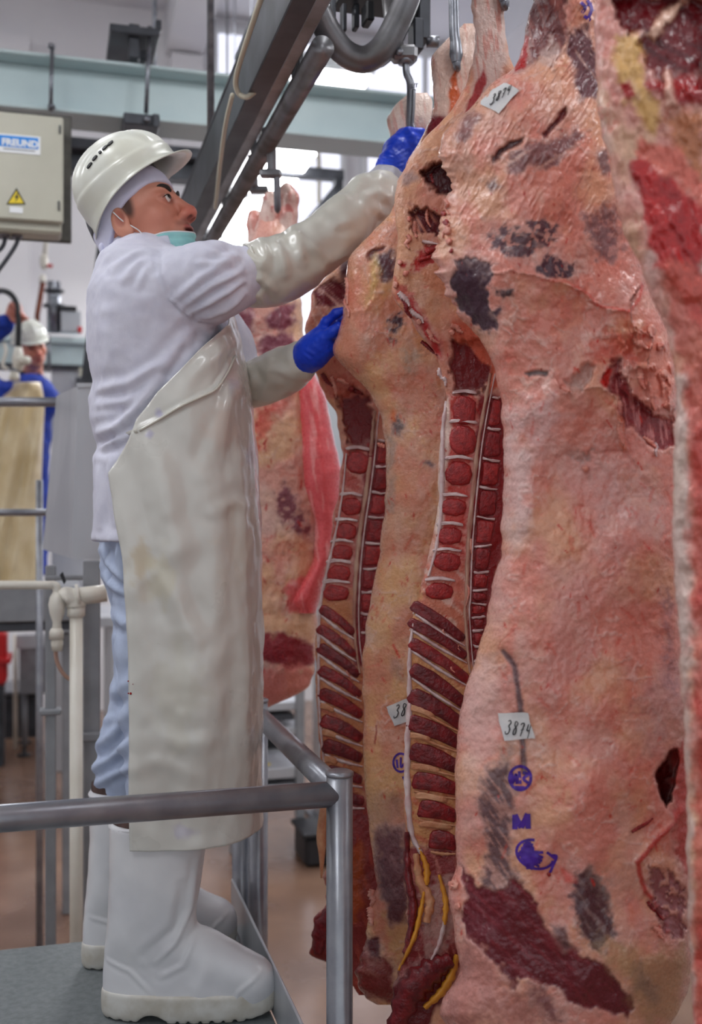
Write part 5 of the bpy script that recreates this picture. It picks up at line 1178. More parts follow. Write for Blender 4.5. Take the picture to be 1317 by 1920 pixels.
# helmet
PH = math.radians(35); RYh = np.array([[math.cos(PH), 0, -math.sin(PH)], [0, 1, 0], [math.sin(PH), 0, math.cos(PH)]]); RXh = np.array([[1, 0, 0], [0, math.cos(.13), math.sin(.13)], [0, -math.sin(.13), math.cos(.13)]]); YH = math.radians(-4); RHH = np.array([[math.cos(YH), -math.sin(YH), 0], [math.sin(YH), math.cos(YH), 0], [0, 0, 1]]) @ RYh @ RXh.T
def make_helmet(parent, R, O, vents=True, M=None):
    M = M or M_helm
    na, nt = 120, 40; a = np.arange(na) / na * 2 * math.pi; rowsV = []
    tr = lambda v: np.asarray(v) @ R.T + O
    A0, B0, H0 = .119, .101, .100
    for t in np.linspace(.02, 1, nt):
        s = math.sin(t * math.pi / 2) ** .88; c = math.cos(t * math.pi / 2) ** .92 if t < 1 else 0
        x = A0 * s * np.cos(a); y = B0 * s * np.sin(a); z = np.full(na, H0 * c)
        rid = .004 * np.exp(-(y / .013) ** 4) * sstep(.97, .75, t) + .0055 * np.exp(-((np.abs(y) - .046 - .01 * np.cos(a)) / .006) ** 2) * sstep(.92, .7, t) - .0015 * np.exp(-((np.abs(y) - .066) / .004) ** 2) * sstep(.92, .7, t)
        rid = rid + .003 * sstep(.86, .89, t)
        nrm = np.stack([x / A0 ** 2, y / B0 ** 2, z / H0 ** 2 + 1e-6], 1); nrm /= np.linalg.norm(nrm, axis=1)[:, None]
        rowsV.append(np.stack([x, y, z], 1) + nrm * rid[:, None])
    back = (1 - np.cos(a)) / 2
    for f in (.5, 1.0):
        dz = -(.014 + .046 * back ** 3) * f
        rowsV.append(np.stack([(A0 + .003 + .003 * f) * np.cos(a), (B0 + .003 + .002 * f) * np.sin(a), dz], 1))
    brim = np.clip(np.cos(np.clip(np.abs((a + math.pi) % (2 * math.pi) - math.pi) * 1.9, 0, math.pi / 2)), 0, 1) ** .8
    ext = .005 + .024 * brim
    for f, dz in ((.5, -.001), (1.0, -.003), (1.0, -.006), (.5, -.005)):
        rowsV.append(np.stack([(A0 + .006 + ext * f) * np.cos(a), (B0 + .005 + ext * f) * np.sin(a), -(.014 + .046 * back ** 3) + dz - .006 * brim * f], 1))
    # inside
    for t in np.linspace(1, .05, 14):
        s = math.sin(t * math.pi / 2) ** .88; c = math.cos(t * math.pi / 2) if t < 1 else 0
        rowsV.append(np.stack([(A0 - .004) * s * np.cos(a), (B0 - .004) * s * np.sin(a), np.full(na, (H0 - .004) * c) - (.012 + .046 * back ** 3) * (t > .99)], 1))
    Vh = np.concatenate(rowsV); k = len(rowsV)
    Fh = [(i * na + j, (i + 1) * na + j, (i + 1) * na + (j + 1) % na, i * na + (j + 1) % na) for i in range(k - 1) for j in range(na)]
    Fh += [tuple(range(na)), tuple((k - 1) * na + j for j in range(na))[::-1]]
    o = build('helmet', (tr(Vh), Fh), M, parent, True)
    if vents:
        for i, (tt, az, ln) in enumerate(((.66, -112, .0085), (.62, -102, .0075), (.595, -93, .004), (.575, -85, .0075), (.56, -76, .0085))):
            def dome(tt, az):
                s = math.sin(tt * math.pi / 2) ** .88; c = math.cos(tt * math.pi / 2) ** .92; z_ = math.radians(az)
                return np.array([A0 * s * math.cos(z_), B0 * s * math.sin(z_), H0 * c])
            pc = dome(tt, az); n_ = pc / np.array([A0, B0, H0]) ** 2; n_ /= np.linalg.norm(n_)
            tg = dome(tt - .02, az + 7) - dome(tt + .02, az - 7); tg -= n_ * (tg @ n_); tg /= np.linalg.norm(tg); bt = np.cross(n_, tg)
            ring_ = [pc + n_ * .0035 + tg * ln * math.cos(u) + bt * .0032 * math.sin(u) for u in np.arange(12) / 12 * 2 * math.pi]
            ring2 = [q - n_ * .005 for q in ring_]
            build('vent_slot', (tr(np.array(ring_ + ring2)), [tuple(range(12))] + [(j, j + 12, (j + 1) % 12 + 12, (j + 1) % 12) for j in range(12)]), M_black, o)
    return o
HOH = P(240, 345, 2.335)
helm = make_helmet(man, RHH, HOH)
hr = lambda v: np.asarray(v) @ RHH.T + HOH
# nape harness: grey padding behind the hood
def f_nape(p):
    d = s_ell(p, (-.012, 0, .035), (.109, .086, .105)); d = smin(d, s_ell(p, (-.05, 0, -.045), (.065, .069, .074)), .03)
    q = (p - ha.astype(np.float32)) @ hn.astype(np.float32); return np.maximum(d, .062 - q)
V, Q = nets(f_nape, (-.16, -.11, -.14), (.11, .11, .16), .005, 1); mk('nape_pad', hw_(V), Q, M_strapg, helm)
# mask pulled under the chin, ear loop
mv = []; nm = 30; nh = 12
for i in range(nh):
    for j in range(nm):
        a = math.radians(-98 + 196 * j / (nm - 1)); h = i / (nh - 1)
        rr = 1 + .03 * math.sin(h * 18)
        mv.append([.020 + (.083 - .012 * h) * math.cos(a) * rr, (.066 - .004 * h) * math.sin(a) * rr, -.079 - .046 * h + .004 * math.sin(j * .4)])
mq = [(i * nm + j, (i + 1) * nm + j, (i + 1) * nm + j + 1, i * nm + j + 1) for i in range(nh - 1) for j in range(nm - 1)]
om = build('face_mask', (hw_(mv), mq), M_mask, man, True); md = om.modifiers.new('thickness', 'SOLIDIFY'); md.thickness = .0015
build('mask_edge', tube(hw_(mv[:nm]), .0018, 6), M_white, om, True)
ml = smooth_path([np.array(mv[1]), np.array([.020, -.0735, -.055]), np.array([-.004, -.0815, -.022]), np.array([-.016, -.088, .004])], 20)
build('ear_loop', tube(hw_(ml), .0014, 6), M_white, om, True)

# sleeve guards, cuffs and gloves
def chainmesh(name, f, lo, hi, h, m, parent, strokes=(), n1=.003, n2=.0012, s1=22, s2=70, relax=2, seed=3, crease=0.0):
    V, Q = nets(f, lo, hi, h, relax); N = vnormals(V, Q); px, py = proj(V)
    V = V + N * (folds(px, py, strokes) * np.clip(-N[:, 1] * 1.5 + .4, 0, 1) + n1 * fbm(V[:, 0] * s1, V[:, 1] * s1, V[:, 2] * s1, 3, seed) + n2 * fbm(V[:, 0] * s2, V[:, 1] * s2, V[:, 2] * s2, 2, seed + 2))[:, None]
    if crease: V = V + N * (crease * (.35 - np.abs(fbm(V[:, 0] * 13, V[:, 1] * 13, V[:, 2] * 13, 2, seed + 7))))[:, None]
    return mk(name, V, Q, m, parent)
def bounds(pts, r):
    p = np.array(pts); return p.min(0) - r, p.max(0) + r
gp = [P(463, 516, 2.25), P(492, 514, 2.262), P(520, 506, 2.272), P(556, 489, 2.29), P(640, 430, 2.345), P(694, 380, 2.395), P(716, 361, 2.415)]
lo, hi = bounds(gp, .09)
g1 = chainmesh('sleeve_guard', lambda p: s_chain(p, gp, [.060, .069, .067, .063, .061, .060, .049], .02), lo, hi, .0042, M_sleeve, man,
    [(b1(a), w, h) for a, w, h in (([(290, 760), (330, 880), (350, 960)], 10, .007), ([(400, 690), (440, 800), (460, 890)], 10, .007), ([(440, 720), (520, 800), (600, 870)], 8, .006), ([(600, 620), (680, 660), (760, 640)], 9, .005), ([(800, 400), (830, 520), (860, 640)], 12, .006),
     ([(860, 480), (900, 560), (960, 600)], 9, .006), ([(860, 480), (920, 460), (980, 500)], 8, .005), ([(100, 830), (180, 900), (160, 1000)], 9, .006), ([(110, 1000), (200, 1000), (270, 1080)], 8, .006), ([(110, 1080), (190, 1100), (230, 1170)], 8, .007), ([(200, 760), (230, 860), (210, 960)], 9, .006), ([(500, 980), (640, 880), (800, 720)], 14, .004), ([(640, 520), (760, 470), (830, 360)], 10, .004))], .0015, .0004, 14, 60, crease=.008)
el = []
for k in range(60):
    a = k / 59 * 2 * math.pi; ax_ = gp[1] - gp[0]; ax_ /= np.linalg.norm(ax_); n1_ = np.cross(ax_, ZX); n1_ /= np.linalg.norm(n1_); n2_ = np.cross(n1_, ax_)
    el.append(gp[0] + ax_ * .004 + (n1_ * math.cos(a) + n2_ * math.sin(a)) * (.0625 + .0022 * math.sin(k * 2.6)))
build('elastic', tube(el, .0035, 7, False), M_sleeve, g1, True)
gp2 = [P(452, 728, 2.475), P(500, 710, 2.44), P(535, 694, 2.405), P(566, 676, 2.365)]
lo, hi = bounds(gp2, .08)
g2 = chainmesh('sleeve_guard', lambda p: s_chain(p, gp2, [.052, .054, .051, .044], .02), lo, hi, .0042, M_sleeve, man,
    [(b1(a), w, h) for a, w, h in (([(110, 1520), (140, 1600), (130, 1680)], 8, .008), ([(230, 1460), (260, 1550), (400, 1590)], 9, .006), ([(160, 1490), (210, 1560), (300, 1640)], 9, .005))], .0015, .0004, 14, 60, seed=9, crease=.008)
cz = [P(700, 368, 2.41), P(722, 345, 2.425), P(727, 336, 2.43)]
lo, hi = bounds(cz, .07)
chainmesh('cuff', lambda p: s_chain(p, cz, [.047, .043, .036], .01), lo, hi, .0036, M_grey, man, n1=.003)
cz2 = [P(564, 679, 2.368), P(579, 668, 2.345)]
lo, hi = bounds(cz2, .06)
chainmesh('cuff', lambda p: s_chain(p, cz2, [.037, .036], .01), lo, hi, .0036, M_grey, man, n1=.002)
# right hand closed round the hook
def f_gr(p):
    d = s_chain(p, [P(724, 338, 2.43), P(734, 312, 2.44), P(748, 284, 2.455)], [.034, .031, .032], .02)
    d = smin(d, s_cone(p, P(742, 284, 2.475), P(760, 262, 2.475), .031, .027), .02)
    for i, (a, b, c, e_) in enumerate(((P(752, 262, 2.455), P(766, 247, 2.450), P(790, 249, 2.462), P(800, 255, 2.486)), (P(757, 272, 2.448), P(774, 259, 2.444), P(792, 264, 2.462), P(794, 270, 2.490)),
                                       (P(758, 284, 2.446), P(774, 273, 2.444), P(786, 277, 2.462), P(786, 283, 2.488)), (P(757, 296, 2.448), P(769, 288, 2.448), P(778, 290, 2.464), P(778, 294, 2.486)))):
        d = smin(d, s_chain(p, [a, b, c, e_], [.0115, .0110, .0102, .0088], .006), .009)
    d = smin(d, s_chain(p, [P(738, 290, 2.49), P(752, 262, 2.508), P(770, 247, 2.505), P(786, 250, 2.50)], [.014, .0125, .011, .0095], .006), .010)
    return d
lo, hi = bounds([P(716, 346, 2.42), P(806, 238, 2.53)], .045)
chainmesh('glove', f_gr, lo, hi, .0026, M_glove, man, [([(712 - i * 1.5, 292 + i * 7), (738, 296 + i * 6), (768 - i * 4, 276 + i * 11)], 2.6, .0022) for i in range(6)] + [([(722, 285), (745, 268)], 3, .0016), ([(726, 276), (750, 258)], 3, .0014)], .0008, .0005, 60, 160, 1)
# left hand spread on the beef
def f_gl(p):
    d = s_chain(p, [P(573, 674, 2.352), P(584, 662, 2.335), P(600, 642, 2.318)], [.033, .034, .031], .02)
    d = smin(d, s_cone(p, P(592, 656, 2.325), P(610, 650, 2.312), .029, .024), .02)
    for a, b, c, e_ in ((P(598, 628, 2.315), P(612, 604, 2.300), P(630, 588, 2.290), P(643, 582, 2.284)), (P(604, 630, 2.33), P(620, 608, 2.34), P(636, 600, 2.355), P(646, 600, 2.37)), (P(610, 640, 2.335), P(628, 622, 2.35), P(640, 618, 2.365), P(648, 620, 2.38)), (P(612, 652, 2.33), P(626, 640, 2.345), P(634, 638, 2.36), P(640, 640, 2.372))):
        d = smin(d, s_chain(p, [a, b, c, e_], [.0125, .0112, .0102, .0088], .006), .010)
    d = smin(d, s_chain(p, [P(592, 652, 2.31), P(608, 632, 2.292), P(624, 622, 2.28), P(636, 612, 2.274)], [.016, .0135, .012, .0098], .006), .012)
    return d
lo, hi = bounds([P(562, 690, 2.36), P(650, 578, 2.27)], .06)
chainmesh('glove', f_gl, lo, hi, .0026, M_glove, man, [([(566, 662), (580, 672), (592, 690)], 3, .0014), ([(572, 655), (588, 664), (600, 680)], 3, .0012)], .0008, .0005, 60, 160, 1)
# ------------------------------------------------------------------ the work platform
M_deck = mat('platform_deck', (120, 126, 128), (104, 110, 112), rough=0.5, scale=60, bump=0.12, bscale=160)
M_tube = mat('railing_tube', (158, 160, 166), (136, 138, 146), rough=0.32, metal=0.6, scale=18, bump=0.01)
c0 = P(606, 1920, 1.97)                     # front right corner region of the deck edge
# deck rectangle in hall axes: right edge runs along VX through the kick plate
p_r = P(451, 1760, 2.59); ur = float(p_r @ UX) ; v_back = float(P(60, 1774, 2.555) @ VX)
ul, vf = ur - 1.7, v_back - 1.05
plat = thing('work_platform', 'grey steel work platform with low tube railing under the worker', 'platform', room((ul + ur) / 2, (vf + v_back) / 2, 0))
build('deck', cbox(room((ul + ur) / 2, (vf + v_back) / 2, ZP - .03), (ur - ul, v_back - vf, .06)), M_deck, plat)
build('kick_plate', cbox(room(ur + .004, (vf + v_back + .05) / 2, ZP + .05), (.006, v_back - vf + .05, .10), ch=.002), M_stain, plat)
RZt = 1.22; postR = float(P(637, 1600, 1.97) @ UX); postV = float(P(637, 1600, 1.97) @ VX)
for u, v in ((postR, postV), (postR - .005, v_back + .03)):
    b = room(u, v, 0)
    o = build('post', tube([b + ZX * .0, b + ZX * (RZt + .035)], .0245, 24), M_tube, plat, True)
    build('post_cap', lathe([(.0245, 0), (.0262, .002), (.0262, .007), (.02, .010), (.0, .0105)], b + ZX * (RZt + .033), ZX, 24), M_tube, o, True)
b = room(postR - .04, v_back + .08, 0); build('post', tube([b, b + ZX * RZt], .0245, 20), M_tube, plat, True)
build('front_rail', tube([room(ul - .4, postV, RZt), room(postR, postV, RZt)], .0235, 24), M_tube, plat, True)
build('side_rail', tube([room(postR, postV, RZt), room(postR - .005, v_back + .03, RZt)], .0235, 24), M_tube, plat, True)
for u, v in ((ul + .05, vf + .05), (ul + .05, v_back - .05), (ur - .06, vf + .05), (ur - .06, v_back - .06)):
    build('leg', cbox(room(u, v, (ZP - .06) / 2), (.05, .05, ZP - .06)), M_tube, plat)
# ------------------------------------------------------------------ overhead steel, rails and hooks
def vp(px, py, v0):
    """the point that pixel sees on the upright plane v = v0"""
    t = (px - CX) / F; s = v0 / (math.cos(TH) - math.sin(TH) * t); return P(px, py, s)
def uv(p): return float(p @ UX), float(p @ VX)
def vbox(x0, x1, y0, y1, v0, thick, ch=.004):
    """box whose face toward the camera fills these pixels on plane v0"""
    a, b = vp(x0, y0, v0), vp(x1, y1, v0); ua, ub = uv(a)[0], uv(b)[0]; zm1, zm0 = vp((x0 + x1) / 2, y0, v0)[2], vp((x0 + x1) / 2, y1, v0)[2]
    return cbox(room((ua + ub) / 2, v0 + thick / 2, (zm0 + zm1) / 2), (ub - ua, thick, zm1 - zm0), ch=ch)
def vcyl(x0, y0, x1, y1, v0, r, n=14, off=0.0):
    return tube([vp(x0, y0, v0) + VX * off, vp(x1, y1, v0) + VX * off], r, n)
def T1(name, label, cat, base, group=None): return thing(name, label, cat, base, group)
# green I-beam across the hall
VB = 4.35
zt_, zb_ = vp(0, 90, VB)[2], vp(0, 198, VB)[2]; ua, ub = -2.6, 4.2; um = (ua + ub) / 2
ib = T1('steel_beam', 'long pale green steel I-beam spanning the hall above the worker', 'beam', room(um, VB + .1, zb_))
build('web', cbox(room(um, VB + .1, (zt_ + zb_) / 2), (ub - ua, .012, zt_ - zb_ - .028)), M_green, ib)
build('top_flange', cbox(room(um, VB + .1, zt_ - .007), (ub - ua, .2, .014)), M_green, ib)
build('bottom_flange', cbox(room(um, VB + .1, zb_ + .007), (ub - ua, .2, .014)), M_green, ib)
for u in (ua + .15, ub - .15):
    build('support_column', cbox(room(u, VB + .1, zb_ / 2), (.18, .18, zb_ - .002)), M_green, ib)
# bracket clamped on the beam
br = T1('beam_clamp', 'dark channel bracket bolted over the green beam with threaded rods', 'bracket', vp(255, 110, VB - .03))
build('rod', vcyl(281, 50, 274, 212, VB - .03, .009), M_steel, br, True)
build('rod', vcyl(229, 70, 228, 110, VB + .24, .009), M_steel, br, True)
build('upper_channel', vbox(206, 300, 48, 64, VB - .05, .40), M_dark, br); build('upper_web', vbox(242, 262, 44, 108, VB - .02, .05), M_dark, br)
build('upper_lip', vbox(292, 303, 36, 56, VB - .05, .03), M_dark, br); build('foot_block', vbox(244, 276, 92, 110, VB + .02, .12), M_dark, br)
build('lower_channel', vbox(232, 300, 213, 234, VB - .10, .30), M_dark, br); build('lower_lip', vbox(287, 299, 213, 238, VB - .115, .012), M_dark, br)
mk('nut', *lathe([(.014, 0), (.014, .012), (.0, .013)], vp(276, 224, VB - .11), -VX, 6), M_steel, br)
br2 = T1('threaded_rod', 'thin threaded rod with nuts hanging the control cabinet from the beam', 'rod', vp(96, 205, VB - .02))
build('rod_shaft', vcyl(98, 84, 95, 208, VB - .02, .008), M_steel, br2, True)
for y in (90, 204): mk('nut', *lathe([(.015, 0), (.015, .014), (.0, .015)], vp(97, y, VB - .02), ZX, 6), M_steel, br2)
# control cabinet
VC = 4.0
cb = T1('control_cabinet', 'cream electrical control cabinet with blue maker sticker and warning triangle', 'cabinet', vp(20, 445, VC))
build('back_plate', vbox(-120, 134, 206, 446, VC + .05, .03), mat('back_plate_steel', (92, 90, 84), (76, 74, 70), rough=.5, metal=.4), cb)
build('cabinet_body', vbox(-110, 116, 212, 432, VC - .06, .11, .01), M_cream, cb)
door = build('cabinet_door', vbox(-108, 119, 209, 410, VC - .085, .024, .008), M_cream, cb)
build('hinge', vbox(111, 114, 234, 250, VC - .092, .008), M_dark, door); build('hinge', vbox(109, 112, 376, 394, VC - .092, .008), M_dark, door)
fs = VC - .0875
build('sticker', vbox(-20, 76, 252, 287, fs, .002, .0005), M_white, cb); build('sticker_field', vbox(-17, 72, 255, 276, fs - .0012, .0012, .0003), M_blue, cb)
def text_mesh(s, p0, height, m, parent, name, off=.0, bold=0.0):
    cu = bpy.data.curves.new(name, 'FONT'); cu.body = s; cu.size = height * 1.4; cu.extrude = .0006; cu.offset = bold
    ob = bpy.data.objects.new(name, cu); COL.objects.link(ob); dg = bpy.context.evaluated_depsgraph_get()
    me = bpy.data.meshes.new_from_object(ob.evaluated_get(dg)); bpy.data.objects.remove(ob)
    n = len(me.vertices); co = np.zeros(n * 3, np.float32); me.vertices.foreach_get('co', co); co = co.reshape(-1, 3)
    V = p0 + co[:, :1] * UX + co[:, 1:2] * ZX - co[:, 2:3] * VX
    fc = [tuple(p.vertices) for p in me.polygons]; bpy.data.meshes.remove(me)
    return mk(name, V, fc, m, parent, False)
text_mesh('FREUND', vp(3, 271, fs - .002), (vp(0, 258, fs)[2] - vp(0, 272, fs)[2]) * .88, M_white, cb, 'maker_lettering', bold=.0014)
build('sticker_line', vbox(6, 66, 280, 282, fs - .0008, .0008, .0002), M_steel, cb)
def tri(x0, x1, xm, yt, yb, v0, t): return prism([vp(x0, yb, v0), vp(x1, yb, v0), vp(xm, yt, v0)], VX, t)
w1 = build('warning_triangle', tri(12, 48, 31, 352, 383, fs, .002), M_ink, cb); build('triangle_field', tri(15.5, 44.5, 31, 357.5, 381, fs - .001, .001), M_yellow, w1)
bolt = [(33, 361), (27, 371), (31, 371), (28, 380), (36, 368), (32, 368), (35, 361)]
build('lightning_mark', prism([vp(x, y, fs - .0016) for x, y in bolt][::-1], VX, .0006), M_ink, w1)
build('rating_plate', vbox(18, 43, 388, 399, fs, .0015, .0003), M_white, cb)
for x0, x1, y1 in ((8, -30, 486), (32, -12, 520)):
    build('cable', tube(smooth_path([vp(x0, 428, VC), vp(x0 + 2, 444, VC), vp(x0 - 6, 466, VC), vp(x1, y1, VC)], 24), .008, 8), M_dark, cb, True)
    mk('gland', *lathe([(.02, 0), (.02, .03), (.012, .035)], vp(x0, 446, VC), ZX, 10), M_steel, cb)
# left overhead rail: channel, round rail, brackets
ZR = CAMZ + 1.0
rl = T1('overhead_rail', 'dark steel overhead conveyor beam with round rail running away along the hall', 'rail', room(.5, 3.6, ZR))
v0_, v1_ = 1.2, 6.3
build('channel_web', cbox(room(.462, (v0_ + v1_) / 2, ZR + .10), (.012, v1_ - v0_, .15)), M_dark, rl)
build('channel_bottom_flange', cbox(room(.478, (v0_ + v1_) / 2, ZR + .026), (.05, v1_ - v0_, .012)), M_dark, rl)
build('channel_top_flange', cbox(room(.478, (v0_ + v1_) / 2, ZR + .175), (.05, v1_ - v0_, .012)), M_dark, rl)
build('guide_angle', cbox(room(.515, (v0_ + v1_) / 2, ZR + .034), (.034, v1_ - v0_, .03)), M_pipe, rl)
build('round_rail', tube([room(.560, 2.25, ZR + .01), room(.560, v1_, ZR + .01)], .026, 20), M_pipe, rl, True)
for i, v in enumerate(np.arange(1.9, 6.2, .55)):
    h = build('hanger_bracket', cbox(room(.505, v, ZR + .09), (.075, .10, .012)), M_dark, rl)
    build('bracket_leg', cbox(room(.548, v, ZR + .055), (.010, .08, .085)), M_pipe, h); build('bracket_foot', cbox(room(.56, v, ZR + .012), (.03, .07, .012)), M_pipe, h)
    build('bracket_bolt', lathe([(.011, 0), (.011, .012), (0, .013)], room(.548, v, ZR + .07), UX, 6), M_steel, h)
cabp = [P(496, -20, 2.2), P(470, 55, 2.35), P(444, 140, 2.55), P(446, 172, 2.6), P(462, 182, 2.6), P(478, 172, 2.6)]
build('cable', tube(smooth_path(cabp, 40), .0065, 8), mat('cream_cable', (206, 200, 180), rough=.5), rl, True)
build('cable', tube(smooth_path([P(436, 178, 2.6), P(424, 230, 2.75), P(414, 300, 3.0), P(404, 390, 3.35)], 30), .006, 8), MATS['cream_cable'], rl, True)
build('conduit', tube(smooth_path([P(500, -10, 2.75), P(478, 40, 2.9), P(450, 110, 3.1)], 12), .016, 10), M_steel, rl, True)
# bend of the round rail over the near sides
bend = T1('rail_bend', 'grey steel rail bend dipping beside the hook over the gloved hand', 'rail', P(700, 110, 2.45))
bp_ = [P(596, 20, 2.40), P(616, 60, 2.42), P(645, 98, 2.44), P(682, 112, 2.45), P(716, 92, 2.45), P(744, 44, 2.45), P(770, -20, 2.45), P(800, -110, 2.45)]
build('pipe', tube(smooth_path(bp_, 70), .030, 18), M_pipe, bend, True)
build('pipe', tube(smooth_path([P(700, 112, 2.52), P(716, 108, 2.53), P(736, 84, 2.55), P(766, 20, 2.58), P(800, -60, 2.6)], 30), .020, 14), M_dark, bend, True)
dr = T1('rail_switch_housing', 'black iron switch mechanism with hanging levers at the top', 'mechanism', P(700, 0, 2.6))
def pbox(x0, x1, y0, y1, d, t, m, parent, name):
    c = P((x0 + x1) / 2, (y0 + y1) / 2, d); return build(name, cbox(c, ((x1 - x0) / F * d, t, (y1 - y0) / F * d)), m, parent)
pbox(776, 800, -40, 84, 2.62, .07, M_dark, dr, 'end_casting'); pbox(770, 790, 40, 100, 2.60, .05, M_dark, dr, 'casting_foot')
pbox(630, 768, -40, 14, 2.62, .10, M_black, dr, 'housing'); pbox(640, 648, 10, 62, 2.58, .03, M_dark, dr, 'lever'); pbox(662, 672, 10, 56, 2.60, .03, M_dark, dr, 'lever'); pbox(682, 698, 8, 46, 2.57, .05, M_black, dr, 'lever')
pbox(618, 628, -30, 80, 2.5, .03, M_dark, dr, 'side_plate'); pbox(598, 606, -30, 64, 2.5, .03, M_dark, dr, 'side_plate')
mk('bolt', *lathe([(.014, 0), (.014, .03), (0, .031)], P(800, 78, 2.6), (1, 0, 0), 8), M_steel, dr)
# hooks
HK = 'carcass hooks on the rail'
h1 = T1('meat_hook', 'steel hook with forked hanger above the blue-gloved fist', 'hook', P(771, 236, 2.49), HK)
build('hanger_arm', tube([P(724, -60, 2.46), P(738, 60, 2.465), P(744, 104, 2.47)], [.016, .016, .018], 10, True, .7, 1.2), M_pipe, h1, True)
build('hanger_block', cbox(P(758, 102, 2.475), (.062, .04, .036), ax=(np.array([1., 0, 0]), np.array([0, 1., 0]), ZX), ch=.01), M_pipe, h1)
mk('block_bolt', *lathe([(.009, 0), (.009, .008), (0, .009)], P(749, 98, 2.455), (0, -1, 0), 8), M_steel, h1)
build('swivel', lathe([(.018, 0), (.016, .012), (.012, .02)], P(761, 120, 2.475), ZX, 16), M_steel, h1, True)
build('hook_rod', tube(smooth_path([P(761, 114, 2.475), P(763, 138, 2.475), P(770, 158, 2.478), P(771, 200, 2.485), P(769, 236, 2.49), P(770, 262, 2.50)], 30), np.interp(np.linspace(0, 1, 31), [0, .3, .6, 1], [.0085, .0085, .0105, .007]), 12), M_steel, h1, True)
build('clip', tube(smooth_path([P(777, 168, 2.468), P(776, 190, 2.468), P(774, 232, 2.47), P(778, 240, 2.468)], 16), [.004] * 16, 8), M_steel, h1, True)
for i in range(4): build('clip_tooth', tube([P(769 + i * 4, 166 - i * .6, 2.466), P(769.5 + i * 4, 158 - i * .6, 2.464), P(772 + i * 4, 157, 2.462)], .0013, 6), M_steel, h1, True)
def blade(x, y0, xt, yt, d, w, label, bot=None):
    h = T1('meat_hook', label, 'hook', P(xt, yt, d), HK)
    build('shaft', tube(smooth_path([P(x, y0, d), P((x + xt) / 2, (y0 + yt * 2) / 3, d), P(xt, yt - 45, d), P(xt + 1, yt - 8, d)], 24), np.interp(np.linspace(0, 1, 25), [0, .6, .85, 1], [w * .7, w * .8, w, w * .6]), 12, True, .75, 1.1), M_steel, h, True)
    build('hook_tip', tube(smooth_path([P(xt + 1, yt - 12, d), P(xt + 3, yt, d + .005), P(xt + 6, yt - 6, d + .05), P(xt + 6, yt - 30, d + .07)], 14), np.interp(np.linspace(0, 1, 13), [0, 1], [w * .7, w * .25]), 10), M_steel, h, True); return h
blade(849, -120, 855, 128, 2.215, .013, 'steel hook piercing the hock of the second beef side')
blade(947, -200, 945, 14, 1.95, .012, 'steel hook at the top edge beside the tagged beef side')
blade(1040, -520, 1040, -120, 1.74, .013, 'steel hook above the picture carrying the nearest beef side')
blade(1268, -860, 1268, -430, 1.40, .013, 'steel hook above the picture carrying the blurred beef side')
h5 = T1('meat_hook', 'trolley hook on the round rail carrying the far beef side', 'hook', P(520, 398, 2.98), HK)
build('trolley', tube(smooth_path([P(498, 238, 2.92), P(508, 270, 2.93), P(510, 310, 2.94), P(508, 334, 2.95)], 14), .011, 10, True, .6, 1.3), M_pipe, h5, True)
build('swivel_block', cbox(P(508, 326, 2.95), (.06, .03, .022), ax=(np.array([1., 0, 0]), np.array([0, 1., 0]), ZX), ch=.006), M_pipe, h5)
build('hook_rod', tube(smooth_path([P(519, 330, 2.95), P(520, 360, 2.96), P(521, 400, 2.98)], 12), [.010] * 11 + [.004], 10), M_steel, h5, True)
h6 = T1('meat_hook', 'empty trolley hanger farther along the round rail', 'hook', P(490, 372, 3.35), HK)
build('trolley', tube(smooth_path([P(470, 290, 3.3), P(478, 320, 3.32), P(480, 350, 3.34)], 12), .011, 10, True, .6, 1.3), M_pipe, h6, True)
build('swivel_block', cbox(P(486, 356, 3.35), (.06, .03, .022), ax=(np.array([1., 0, 0]), np.array([0, 1., 0]), ZX), ch=.006), M_pipe, h6)
# right rail over the near sides (above the picture)
rr_ = T1('carcass_rail', 'round carcass rail above the row of near beef sides', 'rail', room(.815, 1.8, 3.05))
build('pipe', tube([room(.815, -.5, 3.05), room(.815, 2.6, 3.05)], .026, 14), M_pipe, rr_, True)
build('rail_beam', cbox(room(.815, 1.05, 3.2), (.08, 3.1, .12)), M_dark, rr_)
for v in (.0, 1.2, 2.4): build('drop_rod', tube([room(.815, v, 3.26), room(.815, v, HC - .002)], .012, 8), M_steel, rr_, True)
for v in (1.6, 3.4, 5.4): build('drop_rod', tube([room(.478, v, ZR + .18), room(.478, v, HC - .002)], .012, 8), M_steel, rl, True)
# dark steel behind
cbm = T1('cross_beam', 'pair of dark steel cross beams behind the helmet', 'beam', vp(270, 300, 5.9))
build('upper_member', vbox(-500, 440, 240, 262, 5.9, .12), M_dark, cbm); build('lower_member', vbox(-500, 430, 272, 304, 6.0, .12), M_dark, cbm)
for x in (-480, 425): build('hanger', vbox(x, x + 3, -60, 242, 5.95, .02), M_steel, cbm)
fr_ = T1('support_gantry', 'dark square tube gantry with diagonal brace beyond the raised arm', 'frame', vp(640, 420, 6.4))
build('top_tube', vbox(470, 646, 310, 330, 6.4, .07), M_dark, fr_); build('upright', vbox(628, 644, 330, 1330, 6.4, .07), M_dark, fr_)
build('brace', prism([vp(x, y, 6.4) for x, y in ((562, 425), (580, 425), (640, 350), (640, 332))], VX, .06), M_dark, fr_)
pbr = T1('leaning_brace', 'dark leaning steel channel beside the worker’s back', 'beam', vp(155, 730, 5.2))
build('channel', prism([vp(x, y, 5.2) for x, y in ((186, 430), (216, 300), (238, 300), (190, 560), (176, 730), (150, 730))], VX, .10), M_dark, pbr)
pc = T1('ceiling_pipe', 'thin white pipe bracket on the wall beyond the rail', 'pipe', vp(600, 300, 7.5))
